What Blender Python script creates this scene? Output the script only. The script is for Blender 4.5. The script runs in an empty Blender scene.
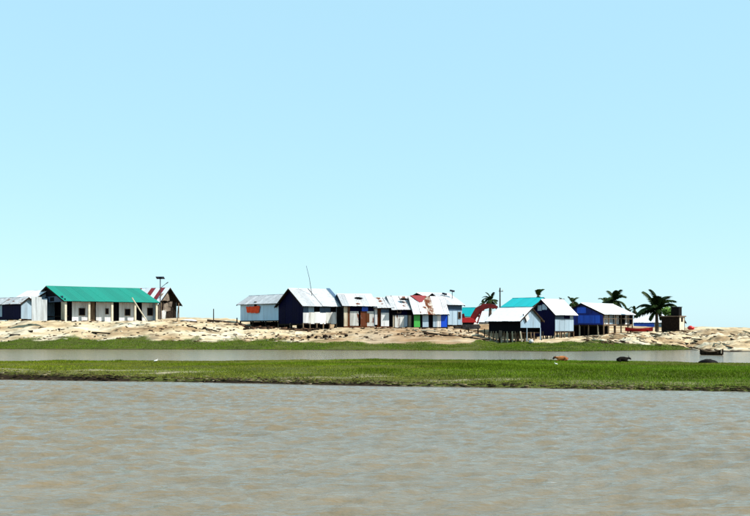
import bpy, math, random
import numpy as np
from mathutils import Vector, Matrix, Euler
random.seed(7); np.random.seed(7)
R = math.radians
S = bpy.context.scene
COL = S.collection

# ------------------------------------------------------------------ camera
F, CX, HZ, CAMZ = 1000.0, 375.0, 329.0, 2.2      # focal length in photo pixels, horizon row, eye height above water
cd = bpy.data.cameras.new('camera'); cam = bpy.data.objects.new('camera', cd); COL.objects.link(cam)
cd.sensor_width = 36.0; cd.lens = 36.0 * F / 750.0; cd.shift_y = (HZ - 258.2) / 750.0
cd.clip_start = 0.1; cd.clip_end = 20000
cam.location = (0, 0, CAMZ); cam.rotation_euler = (R(90), 0, 0)
S.camera = cam
# ------------------------------------------------------------------ sky, sun, exposure
SUN_AZ, SUN_EL = R(106), R(47)                   # clockwise from +Y
w = bpy.data.worlds.new('World'); S.world = w; w.use_nodes = True
nt = w.node_tree; nt.nodes.clear()
sky = nt.nodes.new('ShaderNodeTexSky'); sky.sky_type = 'NISHITA'; sky.sun_disc = False
sky.sun_elevation = SUN_EL; sky.sun_rotation = SUN_AZ
sky.air_density = 1.0; sky.dust_density = 0.3; sky.ozone_density = 1.0; sky.altitude = 0
tint = nt.nodes.new('ShaderNodeMix'); tint.data_type = 'RGBA'; tint.blend_type = 'MIX'    # even, milky high haze over the whole sky
tint.inputs[0].default_value = 0.75
tint.inputs[7].default_value = (2.75, 4.8, 5.7, 1)
bg = nt.nodes.new('ShaderNodeBackground'); bg.inputs[1].default_value = 0.10
wo = nt.nodes.new('ShaderNodeOutputWorld')
nt.links.new(sky.outputs[0], tint.inputs[6]); nt.links.new(tint.outputs[2], bg.inputs[0]); nt.links.new(bg.outputs[0], wo.inputs[0])
sd = bpy.data.lights.new('sun', 'SUN'); sun = bpy.data.objects.new('sun', sd); COL.objects.link(sun)
sd.energy = 4.8; sd.angle = R(0.53); sd.color = (1.0, 0.955, 0.88)
to_sun = Vector((math.sin(SUN_AZ) * math.cos(SUN_EL), math.cos(SUN_AZ) * math.cos(SUN_EL), math.sin(SUN_EL)))
sun.rotation_euler = to_sun.to_track_quat('Z', 'Y').to_euler(); sun.location = (0, 0, 60)
S.view_settings.view_transform = 'Standard'; S.view_settings.look = 'None'
S.view_settings.gamma = 1.0; S.view_settings.use_curve_mapping = False
S.view_settings.exposure = 0.9

# ------------------------------------------------------------------ helpers
def at(px, py, Y): return Vector(((px - CX) / F * Y, Y, CAMZ - (py - HZ) / F * Y))
def zpx(py, Y): return CAMZ - (py - HZ) / F * Y

def hash2(ix, iy, s):
    n = (ix.astype(np.int64) * 374761393 + iy.astype(np.int64) * 668265263 + s * 974711) & 0xffffffff
    n = ((n ^ (n >> 13)) * 1274126177) & 0xffffffff
    return ((n ^ (n >> 16)) & 0xffff) / 65535.0
def vnoise(x, y, s=0):
    x = np.asarray(x, float); y = np.asarray(y, float)
    ix = np.floor(x); iy = np.floor(y); fx = x - ix; fy = y - iy
    fx = fx * fx * (3 - 2 * fx); fy = fy * fy * (3 - 2 * fy)
    a = hash2(ix, iy, s); b = hash2(ix + 1, iy, s); c = hash2(ix, iy + 1, s); d = hash2(ix + 1, iy + 1, s)
    return (a * (1 - fx) + b * fx) * (1 - fy) + (c * (1 - fx) + d * fx) * fy
def fbm(x, y, s=0, o=4):
    t = 0; a = 0.5
    for i in range(o): t = t + a * vnoise(x * 2 ** i, y * 2 ** i, s + i); a *= 0.5
    return t

class MB:
    def __init__(s): s.v = []; s.f = []
    def add(s, vs, fs):
        o = len(s.v); s.v += [tuple(v) for v in vs]; s.f += [tuple(i + o for i in f) for f in fs]; return s
    def box(s, c, d, rot=None):
        M = Euler(rot).to_matrix() if rot else Matrix.Identity(3)
        vs = [Vector(c) + M @ Vector((x * d[0] / 2, y * d[1] / 2, z * d[2] / 2)) for x in (-1, 1) for y in (-1, 1) for z in (-1, 1)]
        return s.add(vs, [(0, 1, 3, 2), (4, 6, 7, 5), (0, 4, 5, 1), (2, 3, 7, 6), (0, 2, 6, 4), (1, 5, 7, 3)])
    def prism(s, poly, y0, y1):                 # (x, z) outline pulled along y
        n = len(poly); vs = [(p[0], y0, p[1]) for p in poly] + [(p[0], y1, p[1]) for p in poly]
        return s.add(vs, [tuple(range(n)), tuple(range(2 * n - 1, n - 1, -1))] + [(i, i + n, (i + 1) % n + n, (i + 1) % n) for i in range(n)])
    def tube(s, pts, rad, n=6):
        pts = [Vector(p) for p in pts]
        if not hasattr(rad, '__len__'): rad = [rad] * len(pts)
        vs = []; m = len(pts)
        for i, p in enumerate(pts):
            d = (pts[min(i + 1, m - 1)] - pts[max(i - 1, 0)]).normalized()
            u = d.orthogonal().normalized() if abs(d.z) > .95 else d.cross(Vector((0, 0, 1))).normalized()
            vv = d.cross(u)
            for k in range(n):
                a = 2 * math.pi * k / n; vs.append(p + (u * math.cos(a) + vv * math.sin(a)) * rad[i])
        fs = [(i * n + k, i * n + (k + 1) % n, (i + 1) * n + (k + 1) % n, (i + 1) * n + k) for i in range(m - 1) for k in range(n)]
        fs += [tuple(range(n - 1, -1, -1)), tuple((m - 1) * n + k for k in range(n))]
        return s.add(vs, fs)
    def mesh(s, name, mat):
        me = bpy.data.meshes.new(name); me.from_pydata(s.v, [], s.f); me.update()
        if mat: me.materials.append(mat)
        return me
    def build(s, name, mat, parent=None, smooth=False):
        me = s.mesh(name, mat)
        if smooth: me.polygons.foreach_set('use_smooth', [True] * len(me.polygons))
        return link(name, me, parent)
def link(name, me, parent=None):
    o = bpy.data.objects.new(name, me); COL.objects.link(o); o.parent = parent; return o
def tag(o, label, cat, group=None, kind=None):
    if label: o['label'] = label
    if cat: o['category'] = cat
    if group: o['group'] = group
    if kind: o['kind'] = kind
    return o
def empty(name, loc, rz=0):
    o = bpy.data.objects.new(name, None); COL.objects.link(o); o.location = loc; o.rotation_euler = (0, 0, rz); o.empty_display_size = .3; return o
def np_mesh(name, verts, faces, k, mat, colors=None, smooth=False):
    me = bpy.data.meshes.new(name); nv = len(verts); nf = len(faces)
    me.vertices.add(nv); me.vertices.foreach_set('co', np.ascontiguousarray(verts, dtype=np.float32).ravel())
    me.loops.add(nf * k); me.loops.foreach_set('vertex_index', np.ascontiguousarray(faces, dtype=np.int32).ravel())
    me.polygons.add(nf); me.polygons.foreach_set('loop_start', np.arange(0, nf * k, k, dtype=np.int32))
    me.update(calc_edges=True)
    if smooth: me.polygons.foreach_set('use_smooth', np.ones(nf, dtype=bool))
    if colors is not None:
        ca = me.color_attributes.new('Col', 'FLOAT_COLOR', 'POINT')
        c4 = np.ones((nv, 4), np.float32); c4[:, :3] = colors; ca.data.foreach_set('color', c4.ravel())
    me.materials.append(mat); return me

# ------------------------------------------------------------------ materials
def newmat(name, rough=.7, metal=0.0):
    m = bpy.data.materials.new(name); m.use_nodes = True
    b = m.node_tree.nodes['Principled BSDF']; b.inputs['Roughness'].default_value = rough; b.inputs['Metallic'].default_value = metal; b.inputs['Specular IOR Level'].default_value = .25
    return m, m.node_tree, b
def N(t, kind, **kw):
    n = t.nodes.new(kind)
    for k, v in kw.items(): setattr(n, k, v)
    return n
def mixc(t, fac, a, b, mode='MIX'):
    n = N(t, 'ShaderNodeMix', data_type='RGBA', blend_type=mode)
    for sock, val in ((n.inputs[0], fac), (n.inputs[6], a), (n.inputs[7], b)):
        if isinstance(val, (int, float)): sock.default_value = val
        elif isinstance(val, tuple): sock.default_value = (*val, 1)
        else: t.links.new(val, sock)
    return n.outputs[2]
def noise(t, scale, detail=4, vec=(1, 1, 1), coord='Object', lo=.4, hi=.6):
    tc = N(t, 'ShaderNodeTexCoord'); mp = N(t, 'ShaderNodeMapping'); mp.inputs['Scale'].default_value = vec
    if coord == 'World': g = N(t, 'ShaderNodeNewGeometry'); src = g.outputs['Position']
    else: src = tc.outputs[coord]
    t.links.new(src, mp.inputs['Vector'])
    if coord == 'Object':
        oi = N(t, 'ShaderNodeObjectInfo'); ad = N(t, 'ShaderNodeVectorMath', operation='ADD'); ml = N(t, 'ShaderNodeMath', operation='MULTIPLY')
        ml.inputs[1].default_value = 37.0; t.links.new(oi.outputs['Random'], ml.inputs[0])
        t.links.new(mp.outputs[0], ad.inputs[0]); t.links.new(ml.outputs[0], ad.inputs[1]); vecout = ad.outputs[0]
    else: vecout = mp.outputs[0]
    n = N(t, 'ShaderNodeTexNoise'); n.inputs['Scale'].default_value = scale; n.inputs['Detail'].default_value = detail
    t.links.new(vecout, n.inputs['Vector'])
    mr = N(t, 'ShaderNodeMapRange'); mr.inputs[1].default_value = lo; mr.inputs[2].default_value = hi
    t.links.new(n.outputs['Fac'], mr.inputs[0]); return mr.outputs[0]
def tin(name, base, dirt=(.09, .06, .035), amount=.35, rust=0.0, rough=.45, metal=.25, vary=.22):
    m, t, b = newmat(name, rough, metal)
    if max(base) < .12: b.inputs['Specular IOR Level'].default_value = .03
    oi = N(t, 'ShaderNodeObjectInfo'); mr = N(t, 'ShaderNodeMapRange'); mr.inputs[3].default_value = 1 - vary; mr.inputs[4].default_value = 1.0
    t.links.new(oi.outputs['Random'], mr.inputs[0])
    c = mixc(t, 1.0, base, (1, 1, 1), 'MULTIPLY')
    h = N(t, 'ShaderNodeHueSaturation'); t.links.new(c, h.inputs['Color']); t.links.new(mr.outputs[0], h.inputs['Value'])
    d1 = noise(t, 1.2, 5, (2.5, 2.5, .35), lo=.45, hi=.72)
    f = N(t, 'ShaderNodeMath', operation='MULTIPLY'); f.inputs[1].default_value = amount; t.links.new(d1, f.inputs[0])
    c = mixc(t, f.outputs[0], h.outputs[0], dirt)
    if rust > 0:
        d2 = noise(t, .9, 6, (1.6, 1.6, .8), lo=.62 - .22 * rust, hi=.68 - .16 * rust)
        c = mixc(t, d2, c, (.10, .026, .008))
        t.links.new(d2, b.inputs['Roughness']); 
        rr = N(t, 'ShaderNodeMapRange'); rr.inputs[3].default_value = rough; rr.inputs[4].default_value = .9; t.links.new(d2, rr.inputs[0]); t.links.new(rr.outputs[0], b.inputs['Roughness'])
    t.links.new(c, b.inputs['Base Color'])
    nn = noise(t, 9, 3, lo=0, hi=1); bp = N(t, 'ShaderNodeBump'); bp.inputs['Strength'].default_value = .25; bp.inputs['Distance'].default_value = .02
    t.links.new(nn, bp.inputs['Height']); t.links.new(bp.outputs[0], b.inputs['Normal'])
    return m
def rough_mat(name, a, b_, scale=3, rough=.85, vec=(1, 1, 1), vary=.3, bump=.4):
    m, t, b = newmat(name, rough)
    if max(a) < .08: b.inputs['Specular IOR Level'].default_value = .05
    f = noise(t, scale, 6, vec, lo=.35, hi=.65); c = mixc(t, f, a, b_)
    oi = N(t, 'ShaderNodeObjectInfo'); mr = N(t, 'ShaderNodeMapRange'); mr.inputs[3].default_value = 1 - vary; mr.inputs[4].default_value = 1 + vary * .3
    t.links.new(oi.outputs['Random'], mr.inputs[0])
    h = N(t, 'ShaderNodeHueSaturation'); t.links.new(c, h.inputs['Color']); t.links.new(mr.outputs[0], h.inputs['Value'])
    t.links.new(h.outputs[0], b.inputs['Base Color'])
    bp = N(t, 'ShaderNodeBump'); bp.inputs['Strength'].default_value = bump; bp.inputs['Distance'].default_value = .04
    t.links.new(f, bp.inputs['Height']); t.links.new(bp.outputs[0], b.inputs['Normal'])
    return m
def attr_mat(name, rough=.8, nscale=2.5, lo=.75, hi=1.2, vec=(1, 1, 1), bump=0.0, trans=0.0):
    m, t, b = newmat(name, rough)
    b.inputs['Specular IOR Level'].default_value = .04
    a = N(t, 'ShaderNodeVertexColor', layer_name='Col')
    f = noise(t, nscale, 6, vec, 'World', .3, .7); mr = N(t, 'ShaderNodeMapRange'); mr.inputs[3].default_value = lo; mr.inputs[4].default_value = hi
    t.links.new(f, mr.inputs[0])
    h = N(t, 'ShaderNodeHueSaturation'); t.links.new(a.outputs[0], h.inputs['Color']); t.links.new(mr.outputs[0], h.inputs['Value'])
    t.links.new(h.outputs[0], b.inputs['Base Color'])
    if bump:
        bp = N(t, 'ShaderNodeBump'); bp.inputs['Strength'].default_value = bump; bp.inputs['Distance'].default_value = .1
        t.links.new(f, bp.inputs['Height']); t.links.new(bp.outputs[0], b.inputs['Normal'])
    if trans:
        tr = N(t, 'ShaderNodeBsdfTranslucent'); t.links.new(h.outputs[0], tr.inputs[0]); mx = N(t, 'ShaderNodeMixShader'); mx.inputs[0].default_value = trans
        out = t.nodes['Material Output']; t.links.new(b.outputs[0], mx.inputs[1]); t.links.new(tr.outputs[0], mx.inputs[2]); t.links.new(mx.outputs[0], out.inputs[0])
    return m
M = dict(
    white=tin('white_tin', (.64, .65, .65), amount=.45, metal=.05),
    white_worn=tin('worn_white_tin', (.56, .56, .53), amount=.5, rust=.25, metal=.05),
    roof_white=tin('bright_roof_tin', (.66, .68, .70), amount=.14, metal=.1, rough=.45, vary=.15),
    zinc=tin('weathered_zinc', (.45, .46, .475), amount=.6, dirt=(.20, .20, .20), metal=.1, rough=.45, vary=.3),
    roof_worn=tin('worn_roof_tin', (.48, .485, .49), amount=.4, rust=.22, metal=.1),
    rusty=tin('rusty_tin', (.46, .42, .36), amount=.5, rust=.95, metal=.05),
    rust=tin('rust_tin', (.11, .03, .01), amount=.5, metal=.0, rough=.8),
    greyblue=tin('grey_blue_tin', (.24, .34, .43), amount=.3, metal=.05),
    slate=tin('slate_blue_tin', (.045, .085, .145), amount=.3, dirt=(.02, .02, .03), metal=.0),
    paleblue=tin('pale_blue_tin', (.31, .41, .49), amount=.25, metal=.05),
    galv=tin('galvanised_tin', (.50, .68, .82), amount=.3, dirt=(.22, .24, .26), metal=.05),
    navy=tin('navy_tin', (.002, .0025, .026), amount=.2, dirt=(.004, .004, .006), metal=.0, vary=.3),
    blue=tin('blue_tin', (.020, .10, .62), amount=.25, dirt=(.005, .015, .08), metal=.0),
    midblue=tin('deep_blue_tin', (.006, .025, .24), amount=.3, dirt=(.003, .006, .04), metal=.0, vary=.4),
    bright_blue=tin('bright_blue_tin', (.004, .06, .50), amount=.12, metal=.0, vary=.15),
    green=tin('green_tin', (.05, .36, .06), amount=.15, metal=.0, vary=.1),
    teal=tin('teal_roof_tin', (.0, .165, .115), amount=.3, dirt=(.0, .10, .07), metal=.0, vary=.2),
    cyan=tin('turquoise_roof_tin', (.0, .29, .31), amount=.10, dirt=(.0, .2, .2), metal=.0, vary=.08),
    red=tin('red_tin', (.20, .010, .015), amount=.2, metal=.0),
    black=tin('tarred_tin_and_shade', (.006, .006, .008), amount=.2, dirt=(.012, .009, .006), metal=.0, rough=.8),  # black of tarred sheets, and of the shade painted below huts
    wood=rough_mat('weathered_wood', (.10, .06, .035), (.20, .14, .085), 4, vec=(1, 1, .3)),
    darkwood=rough_mat('dark_wood', (.012, .008, .005), (.035, .022, .014), 4, vec=(1, 1, .3)),
    palewood=rough_mat('pale_wood', (.32, .26, .18), (.45, .40, .30), 3, vec=(1, 1, .3)),
    cream=rough_mat('cream_plaster', (.44, .39, .29), (.54, .49, .38), 2, vary=.1, bump=.2),
    brickdark=rough_mat('dark_brick', (.008, .005, .004), (.02, .012, .008), 5, vary=.2),  # near-black tone for brick walls and stones
    brick=rough_mat('old_brick', (.10, .06, .04), (.18, .12, .08), 5, vary=.2),
    cloth_grey=rough_mat('grey_brown_cloth', (.12, .09, .07), (.20, .16, .12), 2.5, vary=.4),
    cloth_orange=rough_mat('orange_cloth', (.80, .08, .015), (.62, .045, .01), 3, vary=.1),
    cloth_white=rough_mat('white_cloth', (.48, .48, .46), (.40, .40, .38), 3, vary=.1),
    thatch=rough_mat('dark_thatch', (.010, .008, .006), (.03, .022, .016), 6, vary=.3),
    redpaint=rough_mat('faded_red_paint', (.17, .008, .007), (.10, .005, .005), 2, rough=.45, vary=.1, bump=.1),
    redbright=rough_mat('bright_red_paint', (.55, .022, .022), (.42, .016, .016), 2, rough=.4, vary=.1, bump=.1),
    steel=rough_mat('dark_steel', (.03, .03, .033), (.07, .065, .06), 4, rough=.5, vary=.1),
    panel=rough_mat('solar_cell', (.010, .014, .030), (.018, .024, .045), 3, rough=.25, vary=.1, bump=.05),
    tar=rough_mat('black_tar', (.003, .003, .003), (.007, .006, .005), 3, rough=.6, vary=.1),
    trunk=rough_mat('palm_bark', (.07, .055, .042), (.14, .11, .085), 6, vec=(1, 1, 4)),
    frond=rough_mat('palm_leaf', (.011, .024, .006), (.026, .046, .009), 1.5, rough=.55, vary=.35, bump=.1),
    leaf=rough_mat('bush_leaf', (.07, .15, .02), (.12, .22, .03), 1.5, rough=.55, vary=.3, bump=.1),
    goat_tan=rough_mat('tan_hide', (.34, .12, .03), (.16, .045, .015), 2.2, vary=.05, bump=.1),
    goat_black=rough_mat('black_hide', (.003, .003, .003), (.008, .006, .005), 3, vary=.05, bump=.1),
    feather=rough_mat('white_feather', (.82, .82, .80), (.75, .75, .72), 3, vary=.05, bump=.05),
)
M['ground'] = attr_mat('bank_ground', .9, 1.3, .75, 1.22, (.6, 1.6, 1.6), 1.0)
M['grass'] = attr_mat('grass_blade', .6, .5, .75, 1.2, (1, 1, 1), 0, .25)
M['litter'] = attr_mat('driftwood_litter', .85, 4, .7, 1.2)

# ------------------------------------------------------------------ terrain: columns read from the photo, heights from the water line
def lerp(u, xs, ys): return np.interp(u, xs, ys)
def near_shore(u): return CAMZ / ((lerp(u, [0, 250, 500, 750], [380.5, 384.5, 389.5, 393.5]) - HZ) / F)
def near_back(u): return 1.62 / ((lerp(u, [0, 150, 375, 600, 750], [359, 358.5, 357.3, 358.7, 360.5]) - HZ) / F)
def far_shore(u): return CAMZ / ((lerp(u, [0, 250, 500, 560, 640, 690, 720, 750], [349.5, 350, 351.2, 352, 351, 350.3, 352.5, 352.5]) - HZ) / F)
UG = [0, 60, 160, 235, 245, 300, 335, 350, 420, 460, 481, 496, 545, 580, 600, 620, 680, 700, 750]
GP = [341, 339, 340.5, 340.5, 340.5, 342, 342, 342.5, 343.5, 343, 343, 346.5, 346, 345, 344.5, 343, 346.5, 350.5, 351.5]     # end of the shore slope
TP = [321.5, 321.5, 321.5, 324, 328, 330, 329.5, 328.5, 328.7, 330, 335, 340.5, 340, 337.5, 336.0, 334.5, 332, 331, 331.5]   # foot of the houses
BP = [321.5, 320.5, 317.5, 319.5, 322, 323, 324, 325, 325, 325, 325, 325, 325.5, 326, 326, 326.5, 328, 327.5, 328.8]   # crest behind them
UL = [0, 470, 485, 600, 615, 750]; GL = [6, 6, 11.5, 12, 6.5, 6]                          # how far up the grass reaches
def ground(X, Y, rough=True):
    X = np.asarray(X, float); Y = np.asarray(Y, float)
    u = np.clip(CX + X / np.maximum(Y, 1) * F, -60, 810)
    ns = near_shore(u); nb = near_back(u); fs = far_shore(u)
    wob = (vnoise(X * .35, Y * .05, 3) - .5) * 1.2
    ns = ns + wob * .5; nb = nb + wob * .8; fs = fs + wob
    # near strip
    sc = lerp(u, [0, 90, 200, 375, 750], [.27, .20, .13, .10, .08])
    t = np.clip((Y - ns) / .35, 0, 1); z1 = np.where(Y < ns, -np.minimum((ns - Y) * .25, 1.2), sc * t * t * (3 - 2 * t))
    z1 = z1 + np.clip((Y - ns - .4) / 6, 0, 1) * (.43 - sc)
    t2 = np.clip((Y - nb) / 3.0, 0, 1); z1 = z1 * (1 - t2) - 1.0 * t2
    # far bank
    Yg = fs + 6.0; Yt = np.maximum(Yg + 5.0, 116.0); Yb = 136.0
    zg = CAMZ - (lerp(u, UG, GP) - HZ) / F * Yg; zt = CAMZ - (lerp(u, UG, TP) - HZ) / F * Yt; zb = CAMZ - (lerp(u, UG, BP) - HZ) / F * Yb
    z2 = np.where(Y < fs, -np.minimum((fs - Y) * .3, 1.0), np.clip((Y - fs) / 6.0, 0, 1) * zg)
    a = np.clip((Y - Yg) / (Yt - Yg), 0, 1); z2 = np.where(Y > Yg, zg + (zt - zg) * a, z2)
    a = np.clip((Y - Yt) / (Yb - Yt), 0, 1); z2 = np.where(Y > Yt, zt + (zb - zt) * np.where(a > .45, np.minimum((a - .45) / .45, 1), 0) ** 1.0, z2)
    z2 = np.where(Y > 150, np.maximum(zb - (Y - 150) * .02, .6), z2)
    z = np.where(Y < (nb + fs) / 2, z1, z2)
    if rough:
        sandw = np.clip((Y - Yg) / 3, 0, 1) * np.clip((170 - Y) / 20, 0, 1)
        rg = np.abs(fbm(X * .35, Y * .6, 21, 4) - .47) * 2
        z = z + sandw * ((fbm(X * .5, Y * .9, 11, 4) - .47) * .45 + (np.abs(fbm(X * .45, Y * 1.7, 13, 4) - .47) - .1) * .55 * np.clip((119 - Y) / 3, 0, 1) - np.clip(.12 - rg, 0, 1) * 1.6 * np.clip((118 - Y) / 4, 0, 1))
        dg = np.abs(fbm((X + Y * .75) * .75, (X * .6 - Y * .8) * .2, 17, 4) - .47) - .10
        z = z + sandw * np.clip((u - 590) / 20, 0, 1) * np.clip((118 - Y) / 3, 0, 1) * dg * 2.0
        gw = np.clip((Y - fs) / 2, 0, 1) * (1 - sandw) * (Y > 80)
        z = z + gw * (fbm(X * .4, Y * .5, 31, 3) - .44) * .12
        z = z + (fbm(X * .7, Y * .7, 41, 3) - .44) * .10 * np.clip((Y - ns - .3) / 1, 0, 1) * (Y < nb)
    return z
def gz(X, Y): return float(ground(np.array([X]), np.array([Y]))[0])

xs = np.concatenate([[-4000, -900, -300, -140, -90, -72], np.arange(-60, 60.01, .33), [72, 90, 140, 300, 900, 4000]])
ys = np.concatenate([[-60, 0, 20, 28], np.arange(32, 46, .11), np.arange(46, 64, .28), np.arange(64, 94, 1.2), np.arange(94, 128, .25), np.arange(128, 170, .8), [180, 220, 300, 500, 900, 2000, 6000]])
XX, YY = np.meshgrid(xs, ys); ZZ = ground(XX, YY)
ZZ = np.where((np.abs(XX) > 200) & (YY < 60), -1.0, ZZ)
u = np.clip(CX + XX / np.maximum(YY, 1) * F, -60, 810)
fsn = far_shore(u); ns = near_shore(u); nb = near_back(u)
sand = np.array([.40, .315, .20]); tan = np.array([.23, .15, .08]); pale = np.array([.48, .42, .31]); mud = np.array([.016, .011, .007]); soil = np.array([.055, .065, .015]); bleach = np.array([.24, .21, .14])
n1 = fbm(XX * .22, YY * .9, 51, 5)[..., None]; n2 = fbm(XX * .8, YY * 1.4, 61, 4)[..., None]
c = sand + (tan - sand) * np.clip((n1 - .50) * 6, 0, .85) + (pale - sand) * np.clip((.44 - n1) * 7, 0, 1)
brown = np.exp(-((u - 410) / 75) ** 2)[..., None] * .75
c = c * (1 - brown) + np.array([.20, .12, .065]) * brown
c = c * (1 - np.clip((n2 - .60) * 8, 0, .6)) + np.array([.085, .05, .028]) * np.clip((n2 - .60) * 8, 0, .6)
gmix = (1 - np.clip((YY - fsn - lerp(u, UL, GL) + .5 - (fbm(XX * .5, YY * .5, 71, 3) - .45) * 4) / 1.0, 0, 1))[..., None]
right = np.clip((u - 688) / 10, 0, 1)[..., None]
soil2 = soil * (1 - right) + np.array([.16, .12, .07]) * right
c = c * (1 - gmix) + soil2 * gmix
nearm = (YY < (nb + fsn) / 2)[..., None]
cn = np.where((YY - ns < lerp(u, [0, 90, 200, 450, 750], [.5, .38, .25, .2, .18]))[..., None], mud, soil)
bl = np.clip(1 - np.abs(YY - ns - lerp(u, [0, 200, 750], [3.4, 3.0, 2.0])) / lerp(u, [0, 200, 750], [2.0, 1.6, 1.0]), 0, 1) * lerp(u, [0, 260, 400, 500, 560, 750], [1.3, 1.0, .9, .9, .3, .4])
bl = (np.clip(bl, 0, 1) * np.clip((fbm(XX * .35, YY * 1.0, 81, 3) - .42) * 7, 0, 1))[..., None]
cn = cn * (1 - bl) + bleach * bl
c = np.where(nearm, cn, c)
c = np.where((ZZ < .04)[..., None], mud * 1.6, c)
def grid_faces(nx, ny):
    i = np.arange(nx - 1)[None, :] + nx * np.arange(ny - 1)[:, None]; i = i.ravel()
    return np.stack([i, i + 1, i + 1 + nx, i + nx], 1)
V = np.stack([XX, YY, ZZ], -1).reshape(-1, 3)
me = np_mesh('ground', V, grid_faces(len(xs), len(ys)), 4, M['ground'], c.reshape(-1, 3), True)
tag(link('ground', me), 'pale sandy river bank with two low green strips at the water', None, kind='structure')

# ------------------------------------------------------------------ water
m, t, b = newmat('muddy_water', .10); M['water'] = m
b.inputs['IOR'].default_value = 1.33; b.inputs['Specular IOR Level'].default_value = .34
f1 = noise(t, .35, 3, (.5, 1, 1), 'World', .35, .7); t.links.new(mixc(t, f1, (.150, .114, .067), (.128, .102, .064)), b.inputs['Base Color'])
bp = N(t, 'ShaderNodeBump'); bp.inputs['Strength'].default_value = 1.0; bp.inputs['Distance'].default_value = .05
f2 = noise(t, 7.5, 6, (.55, 1.25, 1), 'World', 0, 1); t.links.new(f2, bp.inputs['Height']); t.links.new(bp.outputs[0], b.inputs['Normal'])
wx = np.concatenate([[-8000, -2000, -500, -150, -60, -34], np.arange(-24, 24.01, .085), [34, 60, 150, 500, 2000, 8000]])
wy = np.concatenate([[-3000, -600, -100, -20, 0], np.arange(7, 46, .075), [46, 50, 60, 75, 90, 110, 150, 300, 1000, 3000, 9000]])
WX, WY = np.meshgrid(wx, wy); WZ = np.zeros_like(WX)
rs = np.random.RandomState(3)
for i in range(90):
    lam = .18 * (1.15 / .18) ** rs.rand() ** 1.1; th = rs.normal(math.pi / 2 + .3, .62); k = 2 * math.pi / lam
    amp = .0066 * lam ** .85; ph = rs.rand() * 6.28
    env = .2 + 1.4 * vnoise(WX * .3 / max(lam, .5) + i * 7, WY * .3 / max(lam, .5), 100 + i) ** 1.5
    arg = k * (math.cos(th) * WX + math.sin(th) * WY) + ph + 1.8 * vnoise(WX * .4, WY * .4, 200 + i)
    WZ += amp * env * (1 - np.abs(np.sin(arg / 2)) ** 1.3) * 2.0
fade = np.clip((24 - np.abs(WX)) / 2, 0, 1) * np.clip((WY - 7) / 1, 0, 1) * np.clip((46 - WY) / 6, .0, 1)
WZ *= np.clip((near_shore(np.clip(CX + WX / np.maximum(WY, 5) * F, 0, 750)) - WY) / 9 + .2, .2, 1)
WZ *= fade * (.45 + .8 * vnoise(WX * .12, WY * .12, 9))
me = np_mesh('water', np.stack([WX, WY, WZ], -1).reshape(-1, 3), grid_faces(len(wx), len(wy)), 4, M['water'], None, True)
tag(link('water', me), 'grey brown muddy river water with low ripples', None, kind='structure')

# ------------------------------------------------------------------ grass
def blades(name, X, Y, h, wdt, colr, label):
    n = len(X); Z = ground(X, Y) - .01
    a = np.random.rand(n) * 6.283; lean = np.random.randn(n, 2) * .35 * h[:, None] + np.array([-.1, .05]) * h[:, None]
    dx = np.cos(a) * wdt / 2; dy = np.sin(a) * wdt / 2
    V = np.empty((n, 3, 3)); V[:, 0] = np.stack([X - dx, Y - dy, Z], 1); V[:, 1] = np.stack([X + dx, Y + dy, Z], 1)
    V[:, 2] = np.stack([X + lean[:, 0], Y + lean[:, 1], Z + h], 1)
    me = np_mesh(name, V.reshape(-1, 3), np.arange(n * 3).reshape(-1, 3), 3, M['grass'], np.repeat(colr, 3, 0))
    tag(link(name, me), label, 'grass', kind='stuff')
n = 620000
X = np.random.uniform(-27, 27, n); Y = np.random.uniform(33.5, 62, n); u = CX + X / Y * F
k = (u > -40) & (u < 790) & (Y > near_shore(u) + lerp(u, [0, 90, 200, 750], [.3, .2, .05, -.1]) + (vnoise(X * .6, X * 0, 5) - .5) * .5) & (Y < near_back(u) + .3); X = X[k]; Y = Y[k]; u = u[k]
pn = fbm(X * .35, Y * .35, 91, 4); edge = Y - near_shore(u)
bare = np.clip(1 - np.abs(edge - lerp(u, [0, 200, 750], [3.4, 3.0, 2.0])) / lerp(u, [0, 200, 750], [2.2, 1.8, 1.2]), 0, 1) * lerp(u, [0, 260, 400, 500, 560, 750], [1.3, 1.0, .9, .9, .3, .4]) * np.clip((fbm(X * .35, Y * 1.0, 81, 3) - .42) * 7, 0, 1)
k = np.random.rand(len(X)) > np.clip(bare, 0, .97); X = X[k]; Y = Y[k]; u = u[k]; pn = pn[k]; edge = edge[k]
h = np.random.uniform(.035, .11, len(X)) * (.55 + pn) * np.clip(edge / 2.5 + .35, 0, 1)
g0 = np.array([.135, .172, .008]); g1 = np.array([.098, .180, .009]); dry = np.array([.22, .18, .06]); dk = np.array([.060, .095, .003])
rr = np.clip(u / 750, 0, 1)[:, None]; colr = g0 * (1 - rr) + g1 * rr
q = np.clip((pn - .45) * 4, 0, .7)[:, None]; colr = colr * (1 - q) + dk * q
q = (np.clip(1 - edge / lerp(u, [0, 375, 750], [6.0, 5.0, 2.6]), 0, 1) * (.3 + .7 * np.random.rand(len(X))))[:, None] * .8; colr = colr * (1 - q) + dry * q
pm = fbm(X * .12 + 5, Y * .3, 97, 4); q = np.clip((pm - .50) * 5, 0, .55)[:, None]; colr = colr * (1 - q) + np.array([.17, .16, .03]) * q
h = h * (1 - .45 * np.clip((pm - .46) * 6, 0, 1)) * (.8 + .9 * np.clip((fbm(X * 1.3, Y * 1.3, 99, 2) - .5) * 3, 0, 1))
colr *= np.random.uniform(.7, 1.25, (len(X), 1))
blades('meadow_grass', X, Y, h, np.random.uniform(.018, .045, len(X)), colr, 'wide green grass strip between the river and the narrow channel')
n = 260000
X = np.random.uniform(-52, 46, n); Y = np.random.uniform(92, 117, n); u = CX + X / Y * F; fsn = far_shore(u)
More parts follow.
